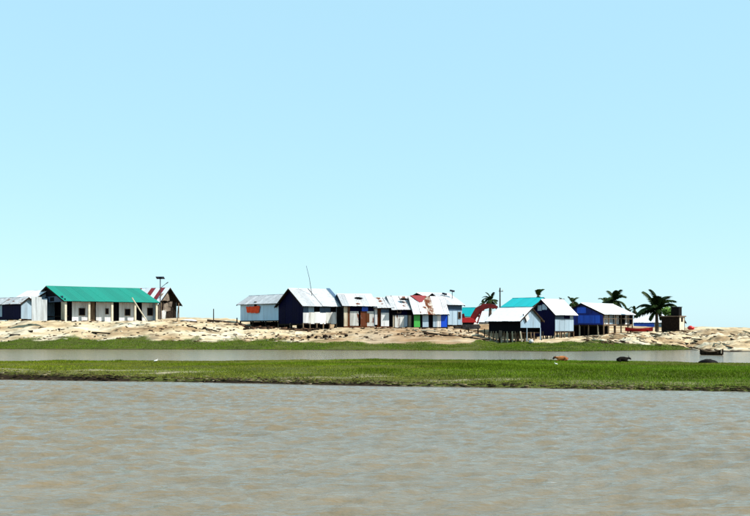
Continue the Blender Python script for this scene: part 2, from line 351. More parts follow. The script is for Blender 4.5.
pn = fbm(X * .3, Y * .5, 95, 4); lim = lerp(u, UL, GL) + (fbm(X * .5, Y * .5, 71, 3) - .45) * 5
k = (u > -40) & (u < 690 - 30 * np.random.rand(n)) & (Y > fsn + .1) & (Y < fsn + lim) & (np.random.rand(n) > np.clip((pn - .55) * 6, 0, .9)); X = X[k]; Y = Y[k]; pn = pn[k]; u = u[k]
h = np.random.uniform(.04, .12, len(X)) * (.5 + pn)
colr = np.array([.080, .142, .005]) * np.random.uniform(.65, 1.3, (len(X), 1)); q = np.clip((.40 - pn) * 5, 0, .6)[:, None]; colr = colr * (1 - q) + np.array([.03, .055, .01]) * q
q = np.clip((pn - .5) * 4, 0, .6)[:, None]; colr = colr * (1 - q) + np.array([.17, .16, .03]) * q
blades('bank_grass', X, Y, h, np.random.uniform(.04, .085, len(X)), colr, 'green grass along the foot of the sandy bank below the huts')

# ------------------------------------------------------------------ houses
def sheet_mesh(wid, zt0, zt1, mat, ribs=5, th=.03, amp=.018):
    """upright ribbed sheet: x 0..wid, z 0..zt, front towards -y"""
    m = MB(); n = ribs * 2; top = []; bot = []
    for i in range(n + 1):
        x = wid * i / n; y = -amp if i % 2 else 0.0
        bot.append((x, y, 0)); top.append((x, y, zt0 + (zt1 - zt0) * i / n))
    vs = bot + top + [(0, th, 0), (wid, th, 0), (0, th, zt0), (wid, th, zt1)]; o = n + 1; q = 2 * o
    fs = [(i, i + 1, o + i + 1, o + i) for i in range(n)] + [(q + 1, q, q + 2, q + 3), (0, o, q + 2, q), (n, q + 1, q + 3, o + n)]
    fs += [tuple([q] + [q + 1] + list(range(n, -1, -1))), tuple([q + 3, q + 2] + list(range(o, o + n + 1)))]
    m.add(vs, fs); return m.mesh('wall_panel', mat)

class House:
    def __init__(s, name, label, side, px, Y, yaw, px_end, px_back, base, eave, ridge, rfrac=.5, foot=None, cat='hut', group=None):
        a = R(yaw if side == 'L' else -yaw); s.a = a
        d = Vector((math.cos(a), math.sin(a), 0)); b = Vector((-math.sin(a), math.cos(a), 0)); C = at(px, HZ, Y); C.z = 0
        def solve(v, p): k = (p - CX) / F; return (k * Y - C.x) / (v.x - k * v.y)
        if side == 'L': s.L = solve(d, px_end); s.W = solve(b, px_back); O = C
        else: s.L = -solve(d, px_end); s.W = solve(b, px_back); O = C - d * s.L
        s.side = side; s.O, s.d, s.b, s.Y = O, d, b, Y
        s.zb, s.ze = zpx(base, Y), zpx(eave, Y)
        g = C + b * s.W * rfrac; s.zr = zpx(ridge, g.y); s.rf = rfrac
        cc = O + d * s.L * .5 + b * s.W * .5
        s.g0 = min(gz(*(O + d * s.L * i + b * s.W * j).xy) for i in (0, .5, 1) for j in (0, 1)) if foot is None else foot
        s.root = empty(name, (O.x, O.y, s.g0), a); s.root['label'] = label; s.root['category'] = cat
        if group: s.root['group'] = group
        s.rng = random.Random(hash((px, Y)) & 0xffff)
    def l(s, x, y, z): return Vector((x, y, z - s.g0))                # local point from world height
    def face(s, f):                                                    # origin, direction to the right as seen from outside, outward normal (local)
        L, W = s.L, s.W
        return {'front': ((0, 0), (1, 0), (0, -1), L), 'left': ((0, W), (0, -1), (-1, 0), W), 'right': ((L, 0), (0, 1), (1, 0), W), 'back': ((L, W), (-1, 0), (0, 1), L)}[f]
    def world(s, x, y): return s.O + s.d * x + s.b * y
    def tpx(s, f, p, off=0.0):
        o, d, n, _ = s.face(f); P = s.world(o[0] + n[0] * off, o[1] + n[1] * off); D = s.d * d[0] + s.b * d[1]; k = (p - CX) / F
        return (k * P.y - P.x) / (D.x - k * D.y)
    def ypx(s, f, tt, off=0.0):
        o, d, n, _ = s.face(f); return s.world(o[0] + d[0] * tt + n[0] * off, o[1] + d[1] * tt + n[1] * off).y
    def panel(s, f, t0, t1, z0, zt0, zt1, mat, off=0.0, name='wall_panel', parent=None, ribs=None):
        o, d, n, _ = s.face(f); wid = t1 - t0
        me = sheet_mesh(wid, zt0 - z0, zt1 - z0, M[mat], ribs or max(2, int(wid / .18)))
        ob = link(name, me, s.root); ob.location = s.l(o[0] + d[0] * t0 + n[0] * off, o[1] + d[1] * t0 + n[1] * off, z0)
        ob.rotation_euler = (0, 0, math.atan2(d[1], d[0])); return ob
    def ppx(s, f, p0, p1, y0, y1, mat, off=0.0, name='wall_panel'):    # panel given by its photo outline on a wall plane
        t0, t1 = s.tpx(f, p0, off), s.tpx(f, p1, off); Ym = s.ypx(f, (t0 + t1) / 2, off)
        return s.panel(f, t0, t1, zpx(y1, Ym), zpx(y0, Ym), zpx(y0, Ym), mat, off, name)
    def roofz(s, y):
        r = s.rf * s.W
        return s.ze + (s.zr - s.ze) * (y / r) if y <= r else s.zr + (s.ze_b - s.zr) * (y - r) / (s.W - r)
    ze_b = property(lambda s: s.ze + 0.0)
    def wall(s, f, mat, w=.9, z0=None, off=0.0, jit=.04):
        o, d, n, Ln = s.face(f); k = max(1, round(Ln / w)); z0 = s.zb if z0 is None else z0
        for i in range(k):
            t0, t1 = Ln * i / k + .004, Ln * (i + 1) / k - .004
            if f in ('left', 'right'):
                c0 = o[1] + d[1] * t0; c1 = o[1] + d[1] * t1; za, zb_ = s.roofz(c0) - .03, s.roofz(c1) - .03
                r = s.rf * s.W
                if (c0 - r) * (c1 - r) < -1e-4:                        # strip under the ridge: split there
                    tm = abs(r - o[1]); s.panel(f, t0, tm - .003, z0, za, s.zr - .03, s.pick(mat), off); s.panel(f, tm + .003, t1, z0, s.zr - .03, zb_, s.pick(mat), off); continue
            else: za = zb_ = s.ze - .04
            s.panel(f, t0, t1, z0 - s.rng.random() * jit, za, zb_, s.pick(mat), off + s.rng.random() * .02)
    def pick(s, m): return m if isinstance(m, str) else s.rng.choice(m)
    def roof(s, mat, ox=.35, oy=.4, w=.85, back=None, deck='darkwood', trim='darkwood', jit=.02, tilt=.01):
        L, W, r = s.L, s.W, s.rf * s.W; z1 = s.ze; sf = (s.zr - z1) / r; sb = (s.zr - s.ze_b) / (W - r)
        def deckp(x0, x1, t=.05):
            m = MB(); za, zb_ = z1 - sf * oy, s.ze_b - sb * oy
            pr = [(-oy, za), (r, s.zr), (W + oy, zb_), (W + oy, zb_ - t), (r, s.zr - t), (-oy, za - t)]
            n = 6; vs = [s.l(x, p[0], p[1]) for x in (x0, x1) for p in pr]
            m.add(vs, [(5, 4, 1, 0), (4, 3, 2, 1), (6, 7, 10, 11), (7, 8, 9, 10)] + [(i, (i + 1) % n, (i + 1) % n + n, i + n) for i in range(n)]); return m
        rf = deckp(-ox + .03, L + ox - .03).build('roof', M[deck], s.root)
        # ribbed sheets, each one its own piece
        for sgn, slope, ln, lab in ((1, sf, r + oy, mat), (-1, sb, W - r + oy, back or mat)):
            sl = math.hypot(ln, slope * ln) + .04; k = max(2, round((L + 2 * ox) / w)); wd = (L + 2 * ox) / k
            for i in range(k):
                mm = MB(); q = 8; vs = []
                for j in range(q + 1):
                    dj = s.rng.uniform(-.5, .5) * jit; vs += [(wd * 1.03 * j / q, 0, .02 * (j % 2) + max(dj, -.01)), (wd * 1.03 * j / q, sl * .5, .02 * (j % 2) + s.rng.random() * jit * .6), (wd * 1.03 * j / q, sl, .02 * (j % 2))]
                mm.add(vs, [(3 * j + e, 3 * j + 3 + e, 3 * j + 4 + e, 3 * j + 1 + e) for j in range(q) for e in (0, 1)])
                ob = mm.build('roof_sheet', M[lab if isinstance(lab, str) else lab[i % len(lab)]], rf); lift = .012 + (i % 2) * .012 + s.rng.random() * jit
                ang = math.atan(slope)
                if sgn == 1: ob.location = s.l(-ox + wd * i, -oy - .03 - s.rng.random() * .05, z1 - sf * (oy + .03) + lift); ob.rotation_euler = (ang, 0, s.rng.uniform(-tilt, tilt))
                else: ob.location = s.l(-ox + wd * (i + 1), W + oy + .03, s.ze_b - sb * (oy + .03) + lift); ob.rotation_euler = (ang, 0, math.pi + s.rng.uniform(-tilt, tilt))
        if trim:                                                       # barge boards on both gable ends
            for x in (-ox, L + ox - .04):
                deckp(x, x + .04, .16).build('barge_board', M[trim], rf)
        cap = MB().tube([s.l(-ox, r, s.zr + .03), s.l(L + ox, r, s.zr + .03)], .05, 5).build('ridge_cap', M[s.pick(mat)], rf)
        s.rf_obj = rf; return rf
    def floor(s, z=None, mat='darkwood'):
        z = s.zb if z is None else z
        MB().box(s.l(s.L / 2, s.W / 2, z - .06), (s.L - .06, s.W - .06, .12)).build('floor', M[mat], s.root)
    def post(s, x, y, ztop, mat='wood', r=.07, lean=.0, zbot=None, name='post'):
        p = s.world(x, y); zb = (gz(p.x, p.y) - .25) if zbot is None else zbot
        if ztop - zb < .12: return
        dx, dy = s.rng.uniform(-lean, lean), s.rng.uniform(-lean, lean)
        MB().tube([s.l(x + dx, y + dy, zb), s.l(x, y, ztop)], [r * 1.1, r], 7).build(name, M[mat], s.root)
    def stilts(s, nx, ny, mat='wood', r=.07, lean=.08):
        for i in range(nx):
            for j in range(ny): s.post(s.L * (i + .0001) / (nx - 1) if nx > 1 else s.L / 2, s.W * j / (ny - 1), s.zb - .02, mat, r, lean, name='stilt')
    def beam(s, f, z, mat='darkwood', h=.14, off=.03):
        o, d, n, Ln = s.face(f); m = MB(); c = (o[0] + d[0] * Ln / 2 + n[0] * off, o[1] + d[1] * Ln / 2 + n[1] * off)
        m.box(s.l(c[0], c[1], z), (Ln if d[0] else .08, Ln if d[1] else .08, h)).build('beam', M[mat], s.root)
    def window(s, f, p, y, wp, hp, off=0.06):
        t = s.tpx(f, p, off); Yv = s.ypx(f, t, off); ww = wp / F * Yv / abs((s.d if f in ('front', 'back') else s.b).x); hh = hp / F * Yv; z = zpx(y, Yv)
        o, d, n, _ = s.face(f); c = s.l(o[0] + d[0] * t + n[0] * off, o[1] + d[1] * t + n[1] * off, z)
        wv = MB().box((0, 0, 0), (ww, .03, hh)).build('window', M['black'], s.root); wv.location = c; wv.rotation_euler = (0, 0, math.atan2(d[1], d[0]))
        fr = MB()
        for sx in (-1, 1): fr.box((sx * (ww / 2 + .03), -.01, 0), (.06, .05, hh + .12)); fr.box((0, -.012, sx * (hh / 2 + .03)), (ww, .05, .06))
        fr.build('window_frame', M['wood'], wv)
    def plain(s, front, left=None, right=None, back=None, ends=('left', 'right'), w=.9):
        if front: s.wall('front', front, w)
        s.wall('left', left or front, w); s.wall('right', right or front, w); s.wall('back', back or front, 1.6)
        s.floor()

# --- dark shed at the far left edge
H = House('tin_shed', 'low dark navy shed cut off by the left edge of the picture', 'R', 21, 119, 40, -30, 34, 319, 302.5, 297.5, cat='shed')
H.plain('navy', right='paleblue'); H.roof(['roof_worn', 'zinc'], oy=.3); H.stilts(3, 2)
H.ppx('front', -4, 2, 304, 317, 'greyblue', .05)
# --- shed with white roof behind it
H = House('tin_shed', 'shed with a bright white roof squeezed against the green roofed house', 'R', 36, 121.5, 38, 16, 60, 319.5, 297.5, 290.5, cat='shed')
H.plain('galv', right='greyblue'); H.roof('roof_white', oy=.3, ox=.2); H.stilts(3, 2)
# --- green roofed long house
H = House('long_house', 'long house with a teal green roof and a veranda of cream posts', 'L', 65.5, 117.5, 38, 156.5, 32.5, 321.5, 300.5, 286.5, cat='house')
GW = 'greyblue'
H.roof('teal', ox=.3, oy=.35, w=1.0, deck='darkwood', trim='darkwood', jit=.006, tilt=.0)
rec = -1.0                                                             # front wall stands back behind the posts
for (a, b, m_) in ((72, 88.5, 'white'), (96, 112, 'white'), (119, 134.5, 'white'), (142, 156, 'white')):
    t0, t1 = H.tpx('front', a, rec), H.tpx('front', b, rec); k = 2
    for i in range(k): H.panel('front', t0 + (t1 - t0) * i / k + .005, t0 + (t1 - t0) * (i + 1) / k - .005, H.zb - .05, H.ze - .1, H.ze - .1, m_, rec)
for (a, b, m_) in ((66, 72, 'black'), (88.5, 96, 'wood'), (112, 119, 'black'), (134.5, 142, 'black')):
    t0, t1 = H.tpx('front', a, rec), H.tpx('front', b, rec); H.panel('front', t0 + .01, t1 - .01, H.zb - .05, H.ze - .1, H.ze - .1, m_, rec - .25, name='door')
H.window('front', 82, 312, 4.5, 6.5, rec + .05); H.window('front', 127.5, 312.5, 4, 6, rec + .05); H.window('front', 150, 312, 4, 7, rec + .05); H.window('front', 107, 311.5, 2, 5, rec + .05)
for p in (65.5, 89, 112, 135, 156.5):
    x = H.tpx('front', p); q = H.world(x, 0); zb = gz(q.x, q.y) - .25
    MB().box(H.l(x, 0, (zb + H.ze) / 2), (.24, .24, H.ze - zb)).build('post', M['cream'], H.root)
H.wall('back', 'greyblue', 1.6); H.wall('right', 'greyblue'); H.beam('front', H.ze - .06, 'darkwood', .12, .0)
H.floor(None, 'cream')
# left gable: dark triangle, grey band, open doorway, pale sheets standing in front
o, d_, n_, Ln = H.face('left'); kk = 6
for i in range(kk):
    t0, t1 = Ln * i / kk + .004, Ln * (i + 1) / kk - .004; zb_ = zpx(299, 119)
    H.panel('left', t0, t1, zb_, max(H.roofz(Ln - t0), H.ze) - .05, max(H.roofz(Ln - t1), H.ze) - .05, 'black', 0, name='gable_panel')
H.ppx('left', 40, 63, 296.8, 302.5, 'slate', .06, 'gable_panel')
H.ppx('left', 44, 48, 297.5, 301.5, 'black', .09, 'gable_panel'); H.ppx('left', 50, 54, 297.5, 301.5, 'black', .09, 'gable_panel')
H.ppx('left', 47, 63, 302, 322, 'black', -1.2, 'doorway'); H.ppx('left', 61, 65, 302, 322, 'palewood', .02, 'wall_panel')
H.ppx('left', 24, 31.5, 299.5, 319.5, 'galv', .25); H.ppx('left', 31.5, 40, 296.5, 320.5, 'galv', .35); H.ppx('left', 39.5, 47, 299, 320.5, 'galv', .3)
for a, b, y0 in ((31.5, 36.5, 296.5), (36.7, 41.5, 296.8), (41.7, 47, 299.5)):      # bright sheets propped up as a screen beside the doorway
    A_, B_ = at(a, HZ, 115.8 + (a - 31.5) * .03), at(b, HZ, 115.8 + (b - 31.5) * .03); wd = (B_ - A_).xy.length
    gz0 = zpx(321, 116); ob = link('screen_sheet', sheet_mesh(wd, zpx(y0, 116) - gz0, zpx(y0 + .6, 116) - gz0, M['white'], 4), H.root)
    lc = Matrix.Rotation(-H.a, 3, 'Z') @ (A_ - H.O); ob.location = H.l(lc.x, lc.y, gz0); ob.rotation_euler = (0, 0, math.atan2(B_.y - A_.y, B_.x - A_.x) - H.a)
H.beam('left', zpx(316.5, 119), 'darkwood', .12, -.3)
p0 = at(132, 298, 116.0); p1 = at(147, 321.5, 115.2)
tag(MB().tube([(0, 0, 0), p0 - p1], .07, 6).build('bamboo_pole', M['palewood']), 'pale pole leaning diagonally against the green roofed veranda', 'pole').location = p1
# --- ragged house behind it with red and white roof and a lamp on a pole
H = House('ragged_house', 'ragged brown house with patched red and white roof behind the teal roof', 'R', 157, 131, 36, 118, 176.5, 321, 302, 288, cat='house')
H.roof(['roof_white', 'red', 'roof_white', 'red', 'roof_white'], ox=.7, oy=.4, back=['thatch'], deck='thatch', trim='thatch', jit=.05, tilt=.03, w=.9)
H.wall('front', 'greyblue'); H.wall('left', 'greyblue'); H.wall('back', 'greyblue', 1.6); H.floor()
H.wall('right', 'thatch', .8, off=-.1)
def cloth(parent, pts, mat, name='cloth', nseg=6, fold=.09, seed=1):
    """hanging sheet through four corner points with folds; local coordinates"""
    rg = random.Random(seed); A, B, C_, D = [Vector(p) for p in pts]; nrm = (B - A).cross(D - A).normalized(); vs = []; n = nseg
    for j in range(n + 1):
        for i in range(n * 2 + 1):
            s_, t_ = i / (2 * n), j / n; p = (A * (1 - s_) + B * s_) * (1 - t_) + (D * (1 - s_) + C_ * s_) * t_
            p = p + nrm * (math.sin(i * 1.9 + seed) * fold * (.4 + t_) + rg.uniform(-.03, .03)); p.z += rg.uniform(-.06, .06) * (1 if j in (0, n) else .3)
            vs.append(p)
    W_ = 2 * n + 1; fs = [(j * W_ + i, j * W_ + i + 1, (j + 1) * W_ + i + 1, (j + 1) * W_ + i) for j in range(n) for i in range(2 * n)]
    nv = len(vs); vs2 = vs + [v - nrm * .02 for v in vs]; fs = fs + [tuple(i + nv for i in reversed(f)) for f in fs]
    return MB().add(vs2, fs).build(name, M[mat], parent, True)
def facept(H, f, p, y, off):
    t0 = H.tpx(f, p, off); Yv = H.ypx(f, t0, off); o, d, n, _ = H.face(f); return H.l(o[0] + d[0] * t0 + n[0] * off, o[1] + d[1] * t0 + n[1] * off, zpx(y, Yv))
for i, (q, off) in enumerate((([(160, 294), (168, 292), (170, 301), (161, 301)], .25), ([(164, 304), (171.5, 302), (170, 311), (163, 312)], .3), ([(161.5, 311), (166, 310), (165, 319), (162, 319)], .35), ([(157.5, 304), (161, 305), (161, 320), (158, 320)], .2), ([(169, 302), (172.5, 302), (171.5, 307), (169, 307)], .4))):
    cloth(H.root, [facept(H, 'right', x, y, off) for x, y in q], 'cloth_grey' if i != 2 else 'cloth_white', 'wall_cloth', 4, .08, i)
for px_ in (159, 176): H.post(H.L + .6, H.W * (.05 if px_ == 159 else .95), H.ze - .1, 'wood')
P = at(160.3, 321, 128); P.z = gz(P.x, P.y)
t_ = empty('solar_lamp', P); tag(t_, 'pole with a flat dark solar panel above the ragged brown house', 'solar lamp')
zt = zpx(279, 128) - P.z
MB().tube([(0, 0, -.2), (0, 0, zt)], .06, 7).build('pole', M['steel'], t_)
MB().box((0, 0, zt + .12), (1.05, .75, .06), (R(-18), 0, 0)).box((0, 0, zt + .02), (.3, .2, .12)).build('solar_panel', M['panel'], t_)
MB().tube([(0, 0, zt - 1.2), (.85, -.1, zt - .55)], .035, 6).build('arm', M['steel'], t_)
MB().box((.9, -.1, zt - .53), (.32, .14, .09), (0, R(-35), 0)).build('lamp_head', M['steel'], t_)

# --- E: blue grey hut on stilts with orange cloth
H = House('stilt_hut', 'grey blue tin hut on stilts with an orange cloth on its wall', 'R', 279, 121.5, 50, 240.5, 300, 320.5, 302, 294.5)
H.plain('galv'); H.roof('zinc', ox=.45, oy=.35); H.stilts(4, 3, 'darkwood', .1); H.beam('front', H.zb - .08)
c_ = facept(H, 'front', 246, 307, .14)
cl = cloth(None, [Vector(p) for p in ((0, 0, 0), (1.9, 0, .05), (1.75, 0, -.85), (.12, 0, -.72))], 'cloth_orange', 'hanging_cloth', 5, .05, 3)
cl.location = H.root.matrix_basis @ c_; cl.rotation_euler = (0, 0, H.a); tag(cl, 'crumpled bright orange cloth hung on the grey blue hut wall', 'cloth')
t0 = H.tpx('front', 246.5); t1 = H.tpx('front', 260.5); cl.scale = ((t1 - t0) / 1.9, 1, 1)
H.panel('front', .1, H.L - .1, H.g0 - .1, H.zb - .15, H.zb - .15, 'black', -1.6, name='under_hut_shade'); H.window('front', 255.5, 304.3, 2.2, 4.2, .05)  # added black sheet paints the shade below the hut floor
# --- F: tall gabled hut, white lower wall
H = House('stilt_hut', 'tall gabled hut with navy gable and white skirted side wall on stilts', 'L', 303, 117, 36, 336.5, 278.5, 323, 304, 289)
H.roof('zinc', ox=.35, oy=.45); H.floor(); H.wall('back', 'greyblue', 1.6); H.wall('right', 'greyblue')
H.wall('left', 'navy', .85, zpx(324, 117))
for i in range(6):
    t0, t1 = H.L * i / 6 + .005, H.L * (i + 1) / 6 - .005
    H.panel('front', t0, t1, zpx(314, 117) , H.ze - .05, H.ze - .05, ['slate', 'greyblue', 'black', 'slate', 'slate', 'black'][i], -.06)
    H.panel('front', t0, t1, H.zb - .1 * (i % 2) - .03, zpx(313 - (i % 3) * .4, 118), zpx(313 - (i % 3) * .4, 118), ['white', 'white_worn', 'white'][i % 3], .03)
H.panel('front', .1, H.L - .1, H.g0 - .1, H.zb - .15, H.zb - .15, 'black', -1.2, name='under_hut_shade'); H.stilts(6, 3, 'wood', .09); H.beam('front', H.zb - .1, 'darkwood', .16, -.05); H.beam('left', H.zb - .2, 'darkwood', .2)  # black panel set back under the floor stands in for shade
e0, e1 = H.l(H.L + .38, -.5, H.ze - .15), H.l(H.L + .38, H.rf * H.W, H.zr + .2); wv_ = Vector((.5, 0, 0)); up_ = Vector((0, 0, .06))
MB().add([e0, e0 + wv_, e1 + wv_, e1, e0 - up_, e0 + wv_ - up_, e1 + wv_ - up_, e1 - up_], [(0, 1, 2, 3), (7, 6, 5, 4), (0, 4, 5, 1), (1, 5, 6, 2), (2, 6, 7, 3), (3, 7, 4, 0)]).build('roof_flashing', M['slate'], H.rf_obj)
MB().tube([H.l(H.L * .52, -.5, H.ze - .28), H.l(H.L * .52, H.W * .5, H.zr + .08)], .05, 5).build('roof_batten', M['steel'], H.rf_obj)
P = at(312.5, 291, 119.5); e = at(306.3, 266, 119.5) - P
a_ = MB().tube([(0, 0, -1.0), e * .5, e], [.04, .028, .022], 6).build('antenna_pole', M['steel']); a_.location = P; tag(a_, 'thin leaning antenna pole rising above the tall gabled hut roof', 'antenna')
# --- G..I: the row of joined shacks
H = House('shack', 'white shack stained with rust next to the tall gabled hut', 'L', 343.5, 119, 17, 374.3, 334.5, 326.5, 304.5, 294.5)
H.roof(['zinc', 'roof_white', 'roof_worn'], ox=.25, oy=.4, tilt=.025, jit=.06); H.floor(); H.wall('back', 'greyblue', 1.6); H.wall('right', 'greyblue'); H.wall('left', 'black')
for i in range(5):
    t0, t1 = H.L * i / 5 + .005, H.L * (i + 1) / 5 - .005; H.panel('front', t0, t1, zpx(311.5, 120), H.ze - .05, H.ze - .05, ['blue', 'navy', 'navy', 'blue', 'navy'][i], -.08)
H.ppx('front', 343.8, 347.5, 306, 326.5, 'palewood', .04); H.ppx('front', 347.8, 350, 307, 326, 'rust', .0)
H.ppx('front', 350, 358.5, 311.5, 326, 'white_worn', .03); H.ppx('front', 358.5, 360.5, 311.5, 326, 'black', -.1, 'door'); H.ppx('front', 360.5, 367, 311.5, 326.3, 'rusty', .04); H.ppx('front', 367, 373.8, 311.5, 326.5, 'white_worn', .02)
H.stilts(4, 2, 'darkwood', .08); H.beam('front', H.zb - .08, 'rust', .16)
H.ppx('front', 366, 369.5, 313.5, 322.5, 'rust', .07, 'patch'); 
H = House('shack', 'narrow shack with a rust brown doorway between two white panels', 'L', 374.6, 120.2, 17, 391.6, 366, 326.8, 306.5, 298)
H.roof(['zinc', 'roof_worn'], ox=.25, oy=.4, tilt=.03, jit=.06); H.floor(); H.wall('back', 'greyblue', 1.6); H.wall('right', 'black'); H.wall('left', 'greyblue')
H.ppx('front', 374.8, 377.3, 308, 325, 'white', .03); H.ppx('front', 377.3, 381, 308, 326.8, 'rust', -.15, 'door'); H.ppx('front', 381, 389, 313, 326.5, 'white', .04); H.ppx('front', 381, 389, 308, 313, 'slate', .0); H.ppx('front', 389, 391, 308, 327, 'black', -.02)
H.stilts(3, 2, 'darkwood', .08); H.beam('front', H.zb - .08, 'rust', .16)
H = House('shack', 'grey shack with a dark band under its sagging white roof', 'L', 392.2, 120.6, 17, 412.8, 383.5, 327.8, 307.5, 296.5)
H.roof(['zinc', 'roof_white', 'roof_worn'], ox=.2, oy=.4, tilt=.03, jit=.05); H.floor(); H.wall('back', 'greyblue', 1.6); H.wall('right', 'black'); H.wall('left', 'black')
for i in range(4):
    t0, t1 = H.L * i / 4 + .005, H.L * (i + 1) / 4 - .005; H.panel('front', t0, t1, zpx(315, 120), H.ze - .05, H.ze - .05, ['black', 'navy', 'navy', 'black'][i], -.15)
for a, b, m_ in ((392.8, 394.2, 'palewood'), (394.8, 399.5, 'white_worn'), (399.8, 404, 'white_worn'), (404.3, 407.5, 'paleblue'), (408.5, 412, 'palewood')): H.ppx('front', a, b, 315.5, 327.5 + (a % 2) * .5, m_, .03)
H.window('front', 399, 311.5, 3, 3, -.03); H.stilts(3, 2, 'darkwood', .08); H.beam('front', H.zb - .08, 'darkwood', .16)
H = House('shack', 'shack with green and bright blue wall panels under a red streaked roof', 'L', 413.4, 120.6, 17, 447, 405, 327.5, 311, 296.8)
H.roof(['zinc', 'roof_worn', 'rusty', 'roof_white', 'zinc'], ox=.15, oy=.4, tilt=.03, jit=.05); H.floor(); H.wall('back', 'greyblue', 1.6); H.wall('right', 'blue'); H.wall('left', 'black')
for a, b, y0, m_, of in ((414, 420, 314.5, 'green', .03), (420, 422.5, 312, 'black', -.1), (422.5, 428.5, 314, 'paleblue', .02), (428.5, 433, 311, 'black', -.2), (433, 437, 312.5, 'paleblue', .03), (437, 441, 312.5, 'white', .04), (441, 444, 312.2, 'bright_blue', .05), (444, 447, 312.4, 'bright_blue', .05)): H.ppx('front', a, b, y0, 327.3, m_, of)
H.stilts(5, 2, 'darkwood', .08); H.beam('front', H.zb - .08, 'darkwood', .14); H.beam('front', H.ze - .15, 'darkwood', .2, -.1)
# red cloth patch on that roof
s0 = (H.zr - H.ze) / (H.rf * H.W)
def onroof(H, p_frac, q_frac, lift=.09): y = H.rf * H.W * q_frac; return H.l(H.L * p_frac, y, H.ze + (H.zr - H.ze) * q_frac + lift)
qa, qb, qc, qd = onroof(H, .03, .98, .19), onroof(H, .50, .98, .19), onroof(H, .34, .55, .19), onroof(H, .24, .50, .19); dn = Vector((0, 0, -.04))
MB().add([qa, qd, qc, qb, qa + dn, qd + dn, qc + dn, qb + dn], [(0, 1, 2, 3), (7, 6, 5, 4), (0, 4, 5, 1), (1, 5, 6, 2), (2, 6, 7, 3), (3, 7, 4, 0)]).build('roof_patch', M['red'], H.rf_obj)
H = House('stilt_hut', 'grey blue hut end beside the excavator with small roof panels', 'L', 447.5, 123, 36, 462, 420, 325.5, 304, 293.5)
H.plain(None, 'navy', 'greyblue', 'greyblue'); H.roof('zinc', ox=.25, oy=.3); H.stilts(3, 2, 'darkwood', .08)
H.ppx('front', 447.8, 462, 304.5, 311, 'slate', -.05); H.ppx('front', 448, 452, 311, 325, 'paleblue', .03); H.ppx('front', 452.3, 457, 311, 325.2, 'paleblue', .05); H.ppx('front', 457.3, 462, 311, 325, 'greyblue', .03); H.window('front', 459.5, 315.5, 2, 6, .08); H.beam('front', H.zb - .08)
for i, (px_, py_, lab) in enumerate(((452.2, 291, 'higher of two small solar panels on the hut roof beside the excavator'), (444.5, 294, 'lower of two small solar panels on the hut roof beside the excavator'))):
    Yr = 125.2; P = at(px_, py_ + 4.5, Yr); t_ = empty('roof_solar_panel', P); tag(t_, lab, 'solar panel', 'solar panels on the hut roof')
    MB().tube([(0, 0, -.5), (0, 0, .5)], .04, 6).build('pole', M['steel'], t_); MB().box((0, 0, .55), (.62, .4, .05), (R(-25), R(12), 0)).build('panel', M['panel'], t_)
H = House('hut', 'low white roofed hut glimpsed over the joined shacks', 'L', 436, 128, 36, 449, 402, 323, 301, 293.2)
H.plain('navy'); H.roof('roof_white', ox=.3, oy=.3); H.stilts(2, 2)
# --- far huts seen over the excavator
H = House('hut', 'far hut with pale turquoise roof left of the excavator boom', 'R', 471, 150, 30, 460, 478, 325, 315.5, 308)
H.plain('white'); H.roof('cyan', ox=.2, oy=.2)
H = House('hut', 'far hut with white roof seen under the excavator boom', 'R', 489, 140, 30, 479, 497, 327, 320.5, 311.5)
H.plain('white'); H.roof('roof_white', ox=.2, oy=.3)
# --- M: turquoise roof
H = House('stilt_hut', 'house with a bright turquoise roof behind the black fronted hut', 'R', 531.5, 124, 42, 503, 553, 330, 306, 298)
H.plain('navy', right='greyblue'); H.roof('cyan', ox=.25, oy=.3, jit=.006, tilt=0, w=1.0); H.stilts(3, 2, 'darkwood')
# --- L: black fronted hut on thin stilts
H = House('stilt_hut', 'low black fronted hut with white roof on many crooked stilts', 'R', 520.5, 109.5, 42, 489, 540.5, 332.5, 319, 308)
H.roof('roof_white', ox=.25, oy=.45, jit=.02); H.floor(); H.wall('front', 'black', .9); H.wall('left', 'black'); H.wall('back', 'black', 1.6)
k_ = 4
for i in range(k_):
    t0, t1 = H.W * i / k_ + .004, H.W * (i + 1) / k_ - .004; H.panel('right', t0, t1, zpx(328, 111), H.roofz(t0) - .04, H.roofz(t1) - .04, 'greyblue', .0)
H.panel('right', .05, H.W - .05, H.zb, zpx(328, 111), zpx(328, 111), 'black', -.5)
c_ = facept(H, 'right', 527, 315, .1); mm = MB().box((0, 0, 0), (.03, .62, .85), (R(32), 0, 0)).build('white_board', M['white'], H.root); mm.location = c_ + Vector((0, 0, -.25))
mm = MB().box((0, 0, 0), (.04, .14, 1.1), (R(32), 0, 0)).build('dark_board', M['black'], H.root); mm.location = c_ + Vector((.01, -.5, -.4))
for i in range(13):
    H.post(H.L * i / 12, H.rng.uniform(-.12, .05), H.zb + .1, H.rng.choice(['wood', 'wood', 'darkwood', 'palewood']), H.rng.uniform(.055, .10), .22, name='stilt')
for i in range(6): H.post(H.L * i / 5, H.W * .5, H.zb, 'wood', .08, .15, name='stilt'); H.post(H.L * i / 5, H.W, H.zb, 'darkwood', .08, .1, name='stilt')
for j in range(1, 4): H.post(H.L, H.W * j / 3, H.zb, 'wood', .07, .06, name='stilt')
H.post(H.L + .03, H.W * .98, zpx(328, 111), 'paleblue', .06, 0); H.post(H.L + .03, H.W * .3, zpx(328, 111), 'paleblue', .05, 0)
